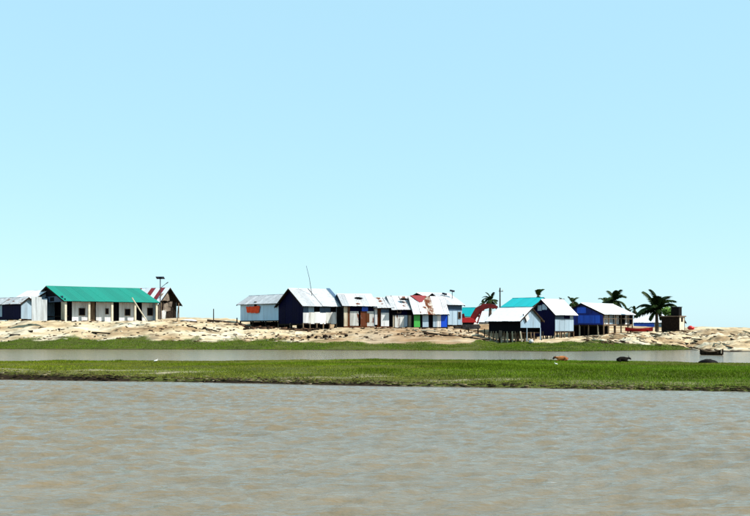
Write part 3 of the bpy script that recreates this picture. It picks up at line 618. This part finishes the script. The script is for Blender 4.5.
sk = facept(H, 'front', 499, 331, .25); wv = cloth(None, [(0, 0, 0), (.42, 0, .05), (.36, 0, -.75), (.06, 0, -.8)], 'cloth_grey', 'hanging_cloth', 4, .04, 5); wv.location = H.root.matrix_basis @ sk; wv.rotation_euler = (0, 0, H.a); tag(wv, 'small pale cloth hanging at the foot of the black hut front', 'cloth')
# --- N: navy gable, white side
H = House('stilt_hut', 'navy gabled hut with white side wall next to the turquoise roof', 'L', 555, 115.5, 38, 573.5, 531.5, 331.5, 312.5, 299.8)
H.roof('roof_white', ox=.35, oy=.4); H.floor(); H.wall('back', 'greyblue', 1.6); H.wall('right', 'navy'); H.wall('left', 'navy', .85, zpx(336, 115.5))
H.ppx('front', 555.2, 564, 313.5, 319.5, 'slate', -.04); H.ppx('front', 564, 570, 313.5, 319.5, 'navy', -.04); H.ppx('front', 570, 573.4, 313.5, 319.5, 'paleblue', -.02)
for a, b in ((555.2, 559.5), (559.7, 564.2), (564.4, 569), (569.2, 573.6)): H.ppx('front', a, b, 319.2, 331.3, 'paleblue', .03)
H.stilts(5, 3, 'wood', .08); H.beam('front', H.zb - .1, 'darkwood')
H.ppx('left', 537.5, 541.5, 305.5, 311, 'greyblue', .05, 'gable_patch'); H.ppx('left', 542, 547, 304.5, 310, 'greyblue', .05, 'gable_patch')
# --- O: blue gable with open veranda on stilts
H = House('stilt_house', 'bright blue gabled house with white roof and open veranda on stilts', 'L', 603, 119.5, 47, 632.5, 562, 325, 313.5, 303.5, cat='house')
H.roof('roof_white', ox=.3, oy=.35); H.floor(); H.wall('back', 'navy', 1.6); H.wall('right', 'navy'); H.wall('left', 'midblue', 1.0); H.panel('left', .3, H.W - .1, H.g0 - .1, H.zb - .15, H.zb - .15, 'black', -1.3, name='under_hut_shade')  # added black sheet behind the gable stilts, shade put in as colour
H.ppx('left', 577, 586, 307.5, 313.5, 'blue', .05, 'gable_panel'); H.ppx('left', 586.3, 592, 309, 313.8, 'midblue', .05, 'gable_panel')
for a, b in ((578, 583.5), (583.8, 590), (590.3, 594.5), (595, 600)): H.ppx('left', a, b, 315.5, 323.5, 'blue', .06, 'gable_panel')
for a, b, m_ in ((604, 609, 'white'), (609.3, 613, 'paleblue'), (614, 619, 'white'), (620, 625, 'black'), (625.2, 629, 'white'), (629.3, 633.5, 'paleblue')): H.ppx('front', a, b, 314.5, 325, m_, -.35)
for p in (603.5, 608.7, 615.5, 621, 628, 632.3): H.post(H.tpx('front', p), 0, H.ze - .05, 'wood', .075, .03, name='post')
for i in range(4): H.post(0, H.W * (.12 + .22 * i), H.zb, 'wood' if i % 2 else 'palewood', .09, .06, name='stilt')
for i in range(5): H.post(H.L * i / 4, H.W * .45, H.zb, 'darkwood', .08, .06, name='stilt')
H.beam('front', H.zb, 'wood', .14); H.beam('front', H.zb + .75, 'wood', .07, .02); H.beam('left', H.zb - .08, 'darkwood', .18)
# --- Q: white roofed house with blue wall
H = House('house', 'low blue walled house with wide pale roof behind the big palm', 'R', 668, 136, 32, 634, 684, 331.5, 322, 311, cat='house')
H.plain(['blue', 'greyblue', 'greyblue']); H.roof('roof_white', ox=.3, oy=.3)
# --- R: brick block with tank
P0 = at(679, HZ, 116.5); aa = -R(40); Lb = 2.15; Wb = 1.5; gzb = gz(P0.x, P0.y)
t_ = empty('brick_block', (P0.x, P0.y, gzb), aa); tag(t_, 'small dark brick block with cream side wall on the sandy bank', 'outbuilding')
hb = zpx(317, 116.5) - gzb
MB().box((-Lb / 2, .08, hb / 2 - .2), (Lb, .16, hb + .4)).build('front_wall', M['brickdark'], t_)
MB().box((-.08, Wb / 2 + .1, hb / 2 - .2), (.155, Wb - .12, hb + .4)).build('side_wall', M['cream'], t_)
MB().box((.012, Wb / 2 + .1, hb * .8), (.02, Wb * .35, .5)).build('vent', M['brickdark'], t_)
MB().box((-Lb + .08, Wb / 2 + .1, hb / 2 - .2), (.15, Wb - .12, hb + .4)).box((-Lb / 2, Wb + .1, hb / 2 - .2), (Lb, .15, hb + .4)).build('rear_wall', M['brickdark'], t_)
MB().box((-Lb / 2, Wb / 2 + .08, hb + .06), (Lb + .25, Wb + .45, .13)).build('roof_slab', M['brick'], t_)
MB().box((-.55, .55, hb + .62), (.95, .85, 1.0)).box((-.55, .55, hb + 1.14), (1.05, .95, .08)).build('water_tank', M['tar'], t_)

# ------------------------------------------------------------------ excavator
P = at(467, HZ, 127); P.z = gz(P.x, P.y) - .05
ex = empty('excavator', P, R(-6)); tag(ex, 'faded red excavator with arched boom beside the huts', 'excavator')
zz = lambda py: zpx(py, 127) - P.z
s_ = .127
def xx(p): return (p - 467) * s_
for y in (-.95, .95):
    m_ = MB(); m_.prism([(-1.5, .05), (1.5, .05), (1.75, .35), (1.5, .65), (-1.5, .65), (-1.75, .35)], y - .25, y + .25); m_.build('track', M['steel'], ex)
zt_ = zz(326.5)
MB().box((0, 0, .75), (1.1, 1.0, .35)).build('turntable', M['steel'], ex)
MB().prism([(xx(461), .9), (xx(477), .9), (xx(477), zz(323)), (xx(474), zz(319)), (xx(470), zz(317.8)), (xx(462.5), zz(318.2)), (xx(460.8), zz(321))], -1.1, 1.1).build('body', M['redbright'], ex)
MB().prism([(xx(461), zz(319)), (xx(465), zz(318)), (xx(464), zz(313.5)), (xx(461.5), zz(314.5))], .2, 1.05).build('cab', M['redpaint'], ex)
bo = [(471, 325), (473.5, 317.5), (478, 310.5), (484, 306.8), (490, 306), (496, 307.5)]
lo, hi = [], []
for i, (a, b) in enumerate(bo):
    j0, j1 = bo[max(i - 1, 0)], bo[min(i + 1, len(bo) - 1)]; dx, dz = xx(j1[0]) - xx(j0[0]), zz(j1[1]) - zz(j0[1]); l_ = math.hypot(dx, dz); wd = (.28, .38, .44, .36, .28, .2)[i]
    hi.append((xx(a) - dz / l_ * wd, zz(b) + dx / l_ * wd)); lo.append((xx(a) + dz / l_ * wd, zz(b) - dx / l_ * wd))
for k_ in range(len(bo) - 1): pass
bm_ = MB(); n_b = len(bo)
vs = [(p[0], y, p[1]) for y in (-.28, .28) for p in hi + lo]
q_ = 2 * n_b; fs = []
for i in range(n_b - 1):
    fs += [(i, i + 1, n_b + i + 1, n_b + i), (q_ + i + 1, q_ + i, q_ + n_b + i, q_ + n_b + i + 1), (i + 1, i, q_ + i, q_ + i + 1), (n_b + i, n_b + i + 1, q_ + n_b + i + 1, q_ + n_b + i)]
fs += [(0, n_b, q_ + n_b, q_), (n_b - 1, q_ + n_b - 1, q_ + 2 * n_b - 1, 2 * n_b - 1)]
bm_.add(vs, fs).build('boom', M['redpaint'], ex)
MB().prism([(xx(494.5), zz(305.5)), (xx(497.5), zz(306.5)), (xx(502), zz(322)), (xx(500), zz(323))], -.2, .2).build('stick', M['redpaint'], ex)
MB().prism([(xx(500), zz(322)), (xx(503), zz(322)), (xx(505), zz(327)), (xx(499), zz(329)), (xx(497), zz(326))], -.5, .5).build('bucket', M['steel'], ex)
MB().tube([(xx(477), -.36, zz(324)), (xx(481.5), -.36, zz(311))], .09, 7).tube([(xx(477), .36, zz(324)), (xx(481.5), .36, zz(311))], .09, 7).build('boom_cylinder', M['redpaint'], ex)
MB().tube([(xx(484), 0, zz(304.5)), (xx(495), 0, zz(305))], .08, 7).build('stick_cylinder', M['steel'], ex)

# ------------------------------------------------------------------ boats
def hull(name, L, B, D, mat, parent, sheer=.35, n=12, rocker=0.0, th=.05):
    """open double-ended hull along x, keel at z 0"""
    m = MB(); rings = []; prof = [(0, 0), (.55, .08), (.88, .45), (1, 1)]
    def ring(i, shrink, lift):
        s_ = -1 + 2 * i / n; wv = max(1 - abs(s_) ** 2.4, .03) * B / 2 - shrink; wv = max(wv, .01); sh = D + sheer * abs(s_) ** 2; kl = .55 * sheer * abs(s_) ** 4 + rocker * abs(s_) ** 2.2
        pts = [(-p[0] * wv, kl + (sh - kl) * p[1]) for p in reversed(prof)] + [(p[0] * wv, kl + (sh - kl) * p[1]) for p in prof[1:]]
        return [(s_ * L / 2 * (1 - shrink / L * 2), y, z + lift * (1 - (z - kl) / max(sh - kl, .01))) for y, z in pts]
    k = 7; vs = [p for i in range(n + 1) for p in ring(i, 0, 0)] + [p for i in range(n + 1) for p in ring(i, th, th)]
    fs = []; o = (n + 1) * k
    for i in range(n):
        for j in range(k - 1): a = i * k + j; fs += [(a, a + k, a + k + 1, a + 1), (o + a, o + a + 1, o + a + k + 1, o + a + k)]
        fs += [(i * k, o + i * k, o + (i + 1) * k, (i + 1) * k), (i * k + k - 1, (i + 1) * k + k - 1, o + (i + 1) * k + k - 1, o + i * k + k - 1)]
    return m.add(vs, fs).build(name, mat, parent, False)
P = at(711.5, 355.3, 84); bt = empty('rowing_boat', (P.x, P.y, -.10), R(-38)); tag(bt, 'small brown wooden rowing boat with pale stern afloat in the channel', 'boat')
hull('hull', 2.0, .95, .36, M['darkwood'], bt, .26)
for x in (-.45, .1, .55): MB().box((x, 0, .30), (.2, .62, .04)).build('thwart', M['wood'], bt)
gs = [-.97, -.7, -.35, 0, .35, .7, .97]; gp = [(x, max(1 - abs(x) ** 2.4, .03) * .475, .37 + .26 * x * x) for x in gs]
MB().tube(gp, .03, 5).tube([(x, -y, z) for x, y, z in gp], .03, 5).build('gunwale', M['wood'], bt)
MB().box((.86, 0, .42), (.06, .36, .36)).build('stern_board', M['palewood'], bt)
P = at(708, 358, near_back(708) - .9); P.z = gz(P.x, P.y)
t_ = empty('upturned_dinghy', (P.x, P.y, P.z + .02), R(8)); t_.scale = (.9, .9, .72); tag(t_, 'black tarred dinghy lying upside down on the grass edge', 'boat')
h_ = hull('hull', 1.2, .7, .26, M['tar'], t_, .0, rocker=.2); h_.rotation_euler = (math.pi, 0, 0); h_.location = (0, 0, .25)
MB().box((0, 0, .25), (.4, .04, .03)).build('keel', M['tar'], t_)
P = at(639, 331.5, 122); P.z = gz(P.x, P.y)
t_ = empty('red_boat', (P.x, P.y, P.z), R(-14)); tag(t_, 'bright red boat hauled up in front of the blue walled house', 'boat')
h_ = hull('hull', 3.3, 1.1, .42, M['redbright'], t_, .14); h_.location.z = .12
for x in (-1.0, 1.0): MB().box((x, 0, .1), (.16, 1.2, .26)).build('cradle', M['darkwood'], t_)
MB().box((.2, 0, .46), (.25, .8, .05)).build('thwart', M['wood'], t_)

# ------------------------------------------------------------------ palms and bush
def frond_mesh(seed, length=2.0, droop=.9, lw=.095):
    rg = random.Random(seed); m = MB(); n = 34; pts = []
    for i in range(n + 1):
        s_ = i / n; pts.append(Vector((length * (s_ - .18 * droop * s_ ** 3), 0, length * (.42 * s_ - .62 * droop * s_ ** 2.2))))
    m.tube(pts[::3], [.035 * (1 - .85 * i / (len(pts[::3]) - 1)) for i in range(len(pts[::3]))], 4)
    for i in range(2, n + 1):
        s_ = i / n; ll = length * .34 * (math.sin(math.pi * min(.12 + s_ * .86, 1)) ** .6 + .12) * rg.uniform(.85, 1.1)
        tn = (pts[i] - pts[i - 1]).normalized()
        for sg in (-1, 1):
            d = (tn * .75 + Vector((0, sg * .8, 0)) + Vector((0, 0, -.25 - .25 * rg.random()))).normalized(); base = pts[i]; mid = base + d * ll * .55; tip = base + d * ll + Vector((0, 0, -.18 * ll))
            wv = tn.cross(d).cross(d).normalized() * lw / 2
            m.add([base - wv * .5, base + wv * .5, mid + wv, mid - wv, tip], [(0, 1, 2, 3), (3, 2, 4)])
    return m.mesh('frond', M['frond'])
FR = [frond_mesh(i, 2.0, .55 + .22 * i) for i in range(4)]
def palm(px, py_base, Y, py_crown, crown_px, label, fronds, lean=.15, seed=0, group='coconut palms'):
    rg = random.Random(seed); P = at(px, py_base, Y); g = gz(P.x, P.y); hgt = zpx(py_crown, Y) - g; sc = crown_px / F * Y / 2 / 1.75
    t_ = empty('palm_tree', (P.x, P.y, g), 0); tag(t_, label, 'palm', group)
    pts = [(lean * (i / 8) ** 1.7, 0, -.2 + (hgt + .2) * i / 8) for i in range(9)]
    MB().tube(pts, [.21 * (1.25 - .5 * i / 8) * min(1, hgt / 2.5) for i in range(9)], 9).build('trunk', M['trunk'], t_)
    lst = fronds if not isinstance(fronds, int) else [(rg.uniform(0, 360), rg.choice([-25, 5, 30, 55, 75]) + rg.uniform(-10, 10), rg.uniform(.8, 1.1)) for _ in range(fronds)]
    for az, el, ss in lst:
        f = link('frond', FR[rg.randrange(4)], t_); f.location = (lean, 0, hgt); f.rotation_euler = Euler((rg.uniform(-.25, .25), -R(el - 20), R(az)), 'XYZ'); f.scale = (sc * ss,) * 3
    MB().tube([(lean, 0, hgt - .35), (lean, 0, hgt + .2)], [.2, .12], 7).build('crown_shaft', M['trunk'], t_)
big = [(180, 100, 1.15), (5, 88, 1.1), (178, 72, 1.15), (170, 45, 1.2), (190, 20, 1.25), (182, 2, 1.15), (0, 60, 1.15), (8, 40, 1.1), (-10, 15, .8), (300, 60, 1.0), (240, 45, .9), (90, 70, 1.0), (60, 35, .9), (130, 30, 1.0), (270, 20, .7), (200, -25, .7), (20, -20, .6), (265, 85, 1.0)]
palm(657, 333, 121.5, 310.5, 37, 'big dark coconut palm standing in front of the blue walled house', big, -.05, 4)
palm(613, 326, 150, 301, 27, 'bushy palm rising behind the roof of the veranda house', 20, .2, 5)
palm(606.5, 326, 153, 303, 18, 'lower leaning palm just left of the bushy palm behind the veranda house', 12, -.2, 15)
palm(537.5, 326, 155, 296, 17, 'small palm top above the turquoise roof', 11, .1, 6)
palm(572, 326, 150, 303, 16, 'small palm between the navy gable and the veranda house', 11, .1, 7)
palm(490, 326, 138, 300, 18, 'dark palm behind the excavator boom', 16, .1, 8)
palm(483.5, 326, 146, 304.5, 10, 'low pale palm left of the dark palm at the boom', 10, -.1, 9)
palm(628.5, 326, 160, 310.5, 9, 'tiny palm top at the right end of the veranda roof', 11, 0, 10)
palm(635, 326, 165, 311, 9, 'tiny palm top left of the big dark palm', 11, 0, 11)
palm(561, 326, 160, 300, 7, 'tiny palm top right above the white roof of the navy hut', 9, 0, 12)
def bush(px, py, Y, r, label):
    rg = random.Random(px); P = at(px, py, Y); g = gz(P.x, P.y); t_ = empty('bush', (P.x, P.y, g)); tag(t_, label, 'bush'); zc = P.z - g
    MB().tube([(0, 0, -.1), (.1, 0, zc * .6), (0, 0, zc)], [.09, .06, .03], 6).tube([(.1, 0, zc * .5), (.5, .1, zc + .2)], .03, 5).build('trunk', M['trunk'], t_)
    m = MB()
    for _ in range(900):
        v = Vector((rg.gauss(0, 1), rg.gauss(0, 1), rg.gauss(0, .8))).normalized() * (rg.random() ** .4); c = Vector((v.x * r, v.y * r, zc + v.z * r * .8))
        if rg.random() < .3 and v.z < 0: continue
        a = Vector((rg.uniform(-1, 1), rg.uniform(-1, 1), rg.uniform(-1, 1))).normalized(); b_ = a.orthogonal().normalized(); s_ = .11
        m.add([c - a * s_ * 1.5, c + b_ * s_ * .6, c + a * s_ * 1.5, c - b_ * s_ * .6], [(0, 1, 2, 3)])
    m.build('crown', M['leaf'], t_)
bush(668, 312, 119.5, .75, 'light green bush behind the dark brick block')

P = at(500, HZ, 127.5); P.z = gz(P.x, P.y); t_ = empty('utility_pole', P); tag(t_, 'slim utility pole with a short crossarm behind the turquoise roof', 'pole'); zt = zpx(288, 127.5) - P.z
MB().tube([(0, 0, -.3), (0, 0, zt)], [.11, .08], 8).build('pole', M['steel'], t_)
MB().box((.12, 0, zt - .45), (.55, .09, .09)).build('crossarm', M['steel'], t_)
for x_ in (-.08, .34): MB().tube([(x_, 0, zt - .42), (x_, 0, zt - .2)], [.05, .03], 6).build('insulator', M['cream'], t_)
# ------------------------------------------------------------------ animals
def skin(name, verts, edges, rad, mat, parent):
    me = bpy.data.meshes.new(name); me.from_pydata(verts, edges, []); me.update(); o = link(name, me, parent); me.materials.append(mat)
    md = o.modifiers.new('skin', 'SKIN'); 
    if not me.skin_vertices: 
        bpy.context.view_layer.objects.active = o
    sv = me.skin_vertices[0].data if me.skin_vertices else None
    if sv:
        for i, r in enumerate(rad): sv[i].radius = r if hasattr(r, '__len__') else (r, r)
        sv[0].use_root = True
    ss = o.modifiers.new('subd', 'SUBSURF'); ss.levels = 2; ss.render_levels = 2; md.use_smooth_shade = True; return o
def goat(px, py, Y, mat, headmat, label, flip, rz, sc):
    """goat lying in the grass, head low at one end (+x)"""
    P = at(px, py, Y); g = gz(P.x, P.y); t_ = empty('goat', (P.x, P.y, g), rz); t_.scale = (sc * flip, sc, sc); tag(t_, label, 'goat', 'goats resting at the grass edge')
    v = [(0, 0, .24), (-.22, 0, .25), (-.40, 0, .20), (.20, 0, .25), (.36, 0, .26), (.46, 0, .30), (.56, 0, .27), (.66, 0, .19),   # pelvis-chest-neck-muzzle
         (-.30, .14, .10), (-.12, .18, .05), (-.30, -.14, .10), (-.12, -.18, .05), (.26, .12, .10), (.44, .13, .05), (.26, -.12, .10), (.44, -.13, .05), (-.48, 0, .22),
         (.53, .09, .32), (.53, -.09, .32)]
    e = [(0, 1), (1, 2), (0, 3), (3, 4), (4, 5), (5, 6), (6, 7), (1, 8), (8, 9), (1, 10), (10, 11), (3, 12), (12, 13), (3, 14), (14, 15), (2, 16), (6, 17), (6, 18)]
    r = [.17, .16, .10, .15, .10, .075, .075, .035, .08, .03, .08, .03, .06, .025, .06, .025, .02, .02, .02]
    o = skin('body', v, e, r, mat, t_)
    MB().tube([(.50, .03, .34), (.46, .05, .44), (.40, .06, .47)], [.015, .012, .004], 5).tube([(.50, -.03, .34), (.46, -.05, .44), (.40, -.06, .47)], [.015, .012, .004], 5).build('horns', M['steel'], t_)
    if headmat: MB().tube([(.40, 0, .275), (.50, 0, .30), (.58, 0, .27), (.665, 0, .19), (.69, 0, .17)], [.07, .083, .08, .045, .02], 8).build('head_marking', M[headmat], t_, True)
goat(562, 357.4, near_back(562) - 1.2, M['goat_tan'], 'goat_black', 'tan goat with dark head resting at the channel edge of the grass', -1, R(-8), .72)
goat(622.5, 357.6, near_back(622) - 1.2, M['goat_black'], None, 'black goat lying at the channel edge of the grass', 1, R(10), .74)
def egret(px, py, Y, label, sc, rz):
    P = at(px, py, Y); g = gz(P.x, P.y); t_ = empty('egret', (P.x, P.y, g), rz); t_.scale = (sc,) * 3; tag(t_, label, 'bird', 'white birds in the grass')
    v = [(0, 0, .24), (-.13, 0, .22), (-.24, 0, .19), (.10, 0, .27), (.15, 0, .34), (.13, 0, .40), (.17, 0, .44)]; e = [(0, 1), (1, 2), (0, 3), (3, 4), (4, 5), (5, 6)]
    skin('body', v, e, [.075, .06, .02, .05, .022, .018, .028], M['feather'], t_)
    MB().tube([(.19, 0, .44), (.28, 0, .42)], [.012, .003], 5).build('beak', M['palewood'], t_)
    for y in (-.03, .03): MB().tube([(0, y, .2), (.01, y, .1), (0, y, -.03)], .008, 5).build('leg', M['steel'], t_)
egret(156, 362.5, 1.72 / .0335, 'white bird in the grass near the left side', .5, R(10))
egret(556, 364.5, 1.70 / .0355, 'white bird in the grass below the tan goat', .36, R(170))

# ------------------------------------------------------------------ posts, logs, litter on the sand
def stick(name, p, q, r, mat, label, cat, n=7, bend=0.0):
    p, q = Vector(p), Vector(q); d = q - p; mid = d * .5 + Vector((0, 0, bend))
    o = MB().tube([(0, 0, 0), mid, d], [r, r * .92, r * .8], n).build(name, M[mat]); o.location = p; tag(o, label, cat); return o
def upright(px, Y, ptop, r, mat, label, lean=0.0, name='post', cat='post'):
    P = at(px, HZ, Y); g = gz(P.x, P.y); stick(name, (P.x, P.y, g - .25), (P.x + lean, P.y, zpx(ptop, Y)), r, mat, label, cat)
upright(177, 126, 307, .05, 'darkwood', 'thin crooked post just right of the ragged brown house', .15)
upright(213.6, 128, 309, .07, 'darkwood', 'lone dark post on the sand left of the grey blue hut')
upright(237, 124, 318, .09, 'darkwood', 'short dark stump at the left corner of the grey blue hut')
upright(460.5, 115, 330, .10, 'rust', 'reddish stump below the excavator')
upright(468.5, 116, 327.5, .08, 'darkwood', 'dark post below the excavator body')
upright(478, 116, 328, .10, 'darkwood', 'dark thick post below the excavator boom')
upright(484.5, 114.5, 329, .07, 'darkwood', 'dark post just left of the black hut stilts')
def lying(px0, Y0, px1, Y1, r, mat, label, lift=.0, cat='log', name='log', up=0.0):
    a, b_ = at(px0, HZ, Y0), at(px1, HZ, Y1); stick(name, (a.x, a.y, gz(a.x, a.y) + r * .7 + lift), (b_.x, b_.y, gz(b_.x, b_.y) + r * .7 + up), r, mat, label, cat)
lying(424, 112.6, 489, 109.2, .11, 'darkwood', 'long dark beam lying on the sand below the bright blue wall', .12, up=.12)
lying(421, 114.3, 436, 113.4, .08, 'palewood', 'pale pole crossing the left end of the long dark beam', .15, up=.1)
lying(207, 120.5, 231, 121, .24, 'darkwood', 'thick dark log lying below the lone post', .05)
lying(706, 108.5, 730, 102.5, .08, 'palewood', 'long pale pole slanting down the right bank', .12, up=.15, cat='pole', name='bank_pole')
lying(731, 108.0, 743, 105.0, .11, 'darkwood', 'short dark log on the right bank beside the long pale pole', .05)
lying(182, 118.5, 197, 117.5, .10, 'darkwood', 'dark driftwood on the sand right of the ragged house', .05)
lying(187, 115.2, 197, 114.6, .09, 'darkwood', 'dark driftwood below the pale litter heap', .02)
lying(203, 114.8, 217, 113.8, .08, 'darkwood', 'thin dark driftwood below the thick log', .02)
lying(92, 114.3, 110, 113.6, .09, 'darkwood', 'dark branch on the sand below the veranda posts', .02)
lying(10, 114.6, 20, 114.2, .10, 'darkwood', 'dark branch near the left edge of the sand', .02)
for i, (px_, py_) in enumerate(((325, 338.8), (330, 337), (340, 337.5), (309, 337.3), (346, 337), (316, 337.8))):
    Yc = 111.5; P = at(px_, py_, Yc); rg = random.Random(i); m = MB(); rr_ = .22 + .12 * (i == 0)
    for lat in range(5):
        for lo_ in range(8):
            th, ph = math.pi * lat / 4, 2 * math.pi * lo_ / 8; k_ = rr_ * rg.uniform(.75, 1.15); m.v.append((k_ * math.sin(th) * math.cos(ph), k_ * math.sin(th) * math.sin(ph), k_ * .75 * math.cos(th)))
    m.f = [(a * 8 + b_, (a + 1) * 8 + b_, (a + 1) * 8 + (b_ + 1) % 8, a * 8 + (b_ + 1) % 8) for a in range(4) for b_ in range(8)]
    o = m.build('stone', M['brickdark']); o.location = (P.x, P.y, gz(P.x, P.y) + .1); tag(o, ['largest dark stone at the grass edge below the tall gabled hut', 'dark stone right next to the largest stone', 'dark stone second from the right in the stone row', 'leftmost dark stone below the tall gabled hut', 'rightmost dark stone of the row below the tall hut', 'dark stone just left of the largest stone'][i], 'stone', 'dark stones at the grass edge')
# white sack beside the black hut, red bundle on the crest
def blob(name, px, py, Y, r, mat, label, cat, fl=(1, 1, .8)):
    P = at(px, py, Y); rg = random.Random(px); m = MB()
    for lat in range(7):
        for lo_ in range(12):
            th, ph = math.pi * lat / 6, 2 * math.pi * lo_ / 12; k_ = r * rg.uniform(.88, 1.1); m.v.append((fl[0] * k_ * math.sin(th) * math.cos(ph), fl[1] * k_ * math.sin(th) * math.sin(ph), fl[2] * k_ * (1 + math.cos(th))))
    m.f = [(a * 12 + b_, (a + 1) * 12 + b_, (a + 1) * 12 + (b_ + 1) % 12, a * 12 + (b_ + 1) % 12) for a in range(6) for b_ in range(12)]
    o = m.build(name, M[mat], None, True); o.location = (P.x, P.y, gz(P.x, P.y) - .03); tag(o, label, cat); return o
blob('sack', 531, 344, 107.2, .27, 'cloth_white', 'white sack at the foot of the black hut stilts', 'sack')
blob('red_bundle', 691, 330, 128, .38, 'redbright', 'red bundle on the sand crest right of the brick block', 'bundle', (1.2, 1, .75))
blob('sack', 188, 322, 121, .5, 'cloth_white', 'pale heap of sacking on the sand right of the ragged house', 'sack', (2.0, 1, .4))
blob('sack', 221, 324, 118, .35, 'cloth_white', 'flat white sacking below the thick dark log', 'sack', (2.0, 1, .3))
for px_, py_, Yr, r_, lab in ((358.5, 299.5, 120.6, .30, 'dark bundle lying on the rust stained shack roof'), (403.5, 300.5, 121.6, .28, 'dark bundle lying on the sagging grey shack roof')):
    o = blob('roof_bundle', px_, py_, Yr, r_, 'tar', lab, 'bundle', (1.8, .8, .45)); o.location.z = zpx(py_, Yr)
# uncountable litter: sticks, clods and boards on the slope
def litter(name, n, u0, u1, y0, y1, cols, size, label, slab=False, seed=1, keep=None):
    rg = np.random.RandomState(seed); V = []; Fc = []; Cc = []; cnt = 0
    for _ in range(n):
        uu = rg.uniform(u0, u1); Y = rg.uniform(y0, y1); fsx = float(far_shore(uu)); 
        if Y < fsx + (5.2 if uu < 690 else 1.0): continue
        X = (uu - CX) / F * Y; c = cols[rg.randint(len(cols))]; sx = size * rg.uniform(.5, 2.6); sy = size * rg.uniform(.3, .7); sz = size * rg.uniform(.18, .55)
        if slab: sx *= 2.0; sy *= .8; sz *= .9
        rz = rg.normal(0 if not slab else -.75, .5 if not slab else .28); tl = rg.normal(0 if not slab else .12, .12)
        Mx = Euler((rg.normal(0, .2), tl, rz)).to_matrix(); g = gz(X, Y) + sz * .15
        for a in (-1, 1):
            for b_ in (-1, 1):
                for d in (-1, 1):
                    p = Mx @ Vector((a * sx / 2 * rg.uniform(.7, 1.1), b_ * sy / 2 * rg.uniform(.7, 1.1), d * sz / 2 * rg.uniform(.7, 1.1))); V.append((X + p.x, Y + p.y, g + p.z))
        o = cnt * 8; Fc += [[o + i for i in f] for f in ((0, 1, 3, 2), (4, 6, 7, 5), (0, 4, 5, 1), (2, 3, 7, 6), (0, 2, 6, 4), (1, 5, 7, 3))]; Cc += [np.array(c) * rg.uniform(.7, 1.2)] * 8; cnt += 1
    me = np_mesh(name, np.array(V), np.array(Fc), 4, M['litter'], np.array(Cc)); tag(link(name, me), label, 'litter', kind='stuff')
DK = (.018, .011, .007); BR = (.09, .05, .03); TN = (.26, .19, .115); PL = (.46, .40, .30)
litter('driftwood_litter', 620, -20, 300, 108, 119.5, [DK, DK, BR, BR, TN, PL, PL], .26, 'scattered driftwood and clods on the sand below the green roofed house', seed=2)
litter('bank_debris', 430, 280, 500, 110, 118.5, [DK, DK, BR, BR, TN, PL], .26, 'broken wood and clods on the brown slope below the joined shacks', seed=3)
litter('under_hut_debris', 520, 236, 316, 115.5, 127, [DK, DK, DK, BR, BR], .5, 'brushwood heaped below the tall gabled hut', seed=5)
litter('bank_rubble', 190, 585, 700, 104, 117.5, [DK, DK, BR, BR, TN, PL], .30, 'tilted slabs of pale clay and driftwood below the veranda house', True, 4)
litter('shore_rubble', 90, 680, 800, 98, 117, [BR, BR, TN, PL], .30, 'slanting pale clods on the sandy bank behind the rowing boat', True, 6)

# straw, roots and mud crumbs along the near water line
n = 1500; rg = np.random.RandomState(12); uu = rg.uniform(-30, 780, n); off = np.abs(rg.normal(.3, .8, n)); Yk = near_shore(uu) + off; Xk = (uu - CX) / F * Yk; gk = ground(Xk, Yk)
cl_ = np.array([(.012, .008, .004), (.03, .022, .01), (.07, .05, .025), (.16, .13, .07), (.25, .21, .13), (.06, .07, .01)]); pat = fbm(uu * .02, uu * 0, 55, 3); ci = np.clip((rg.rand(n) * 5 + (pat - .47) * 6).astype(int), 0, 5)
V = np.empty((n, 8, 3)); dims = np.stack([rg.uniform(.05, .30, n), rg.uniform(.03, .10, n), rg.uniform(.008, .032, n)], 1)
for q_, sg in enumerate([(a, b_, d) for a in (-1, 1) for b_ in (-1, 1) for d in (-1, 1)]):
    V[:, q_] = np.stack([Xk, Yk, gk + .015], 1) + np.array(sg) * dims / 2 * rg.uniform(.5, 1.15, (n, 3))
Fq = (np.arange(n)[:, None, None] * 8 + np.array([(0, 1, 3, 2), (4, 6, 7, 5), (0, 4, 5, 1), (2, 3, 7, 6), (0, 2, 6, 4), (1, 5, 7, 3)])[None]).reshape(-1, 4)
me = np_mesh('shore_straw', V.reshape(-1, 3), Fq, 4, M['litter'], np.repeat(cl_[ci] * rg.uniform(.7, 1.2, (n, 1)), 8, 0))
tag(link('shore_straw', me), 'brown straw and mud crumbs along the near edge of the grass', 'litter', kind='stuff')
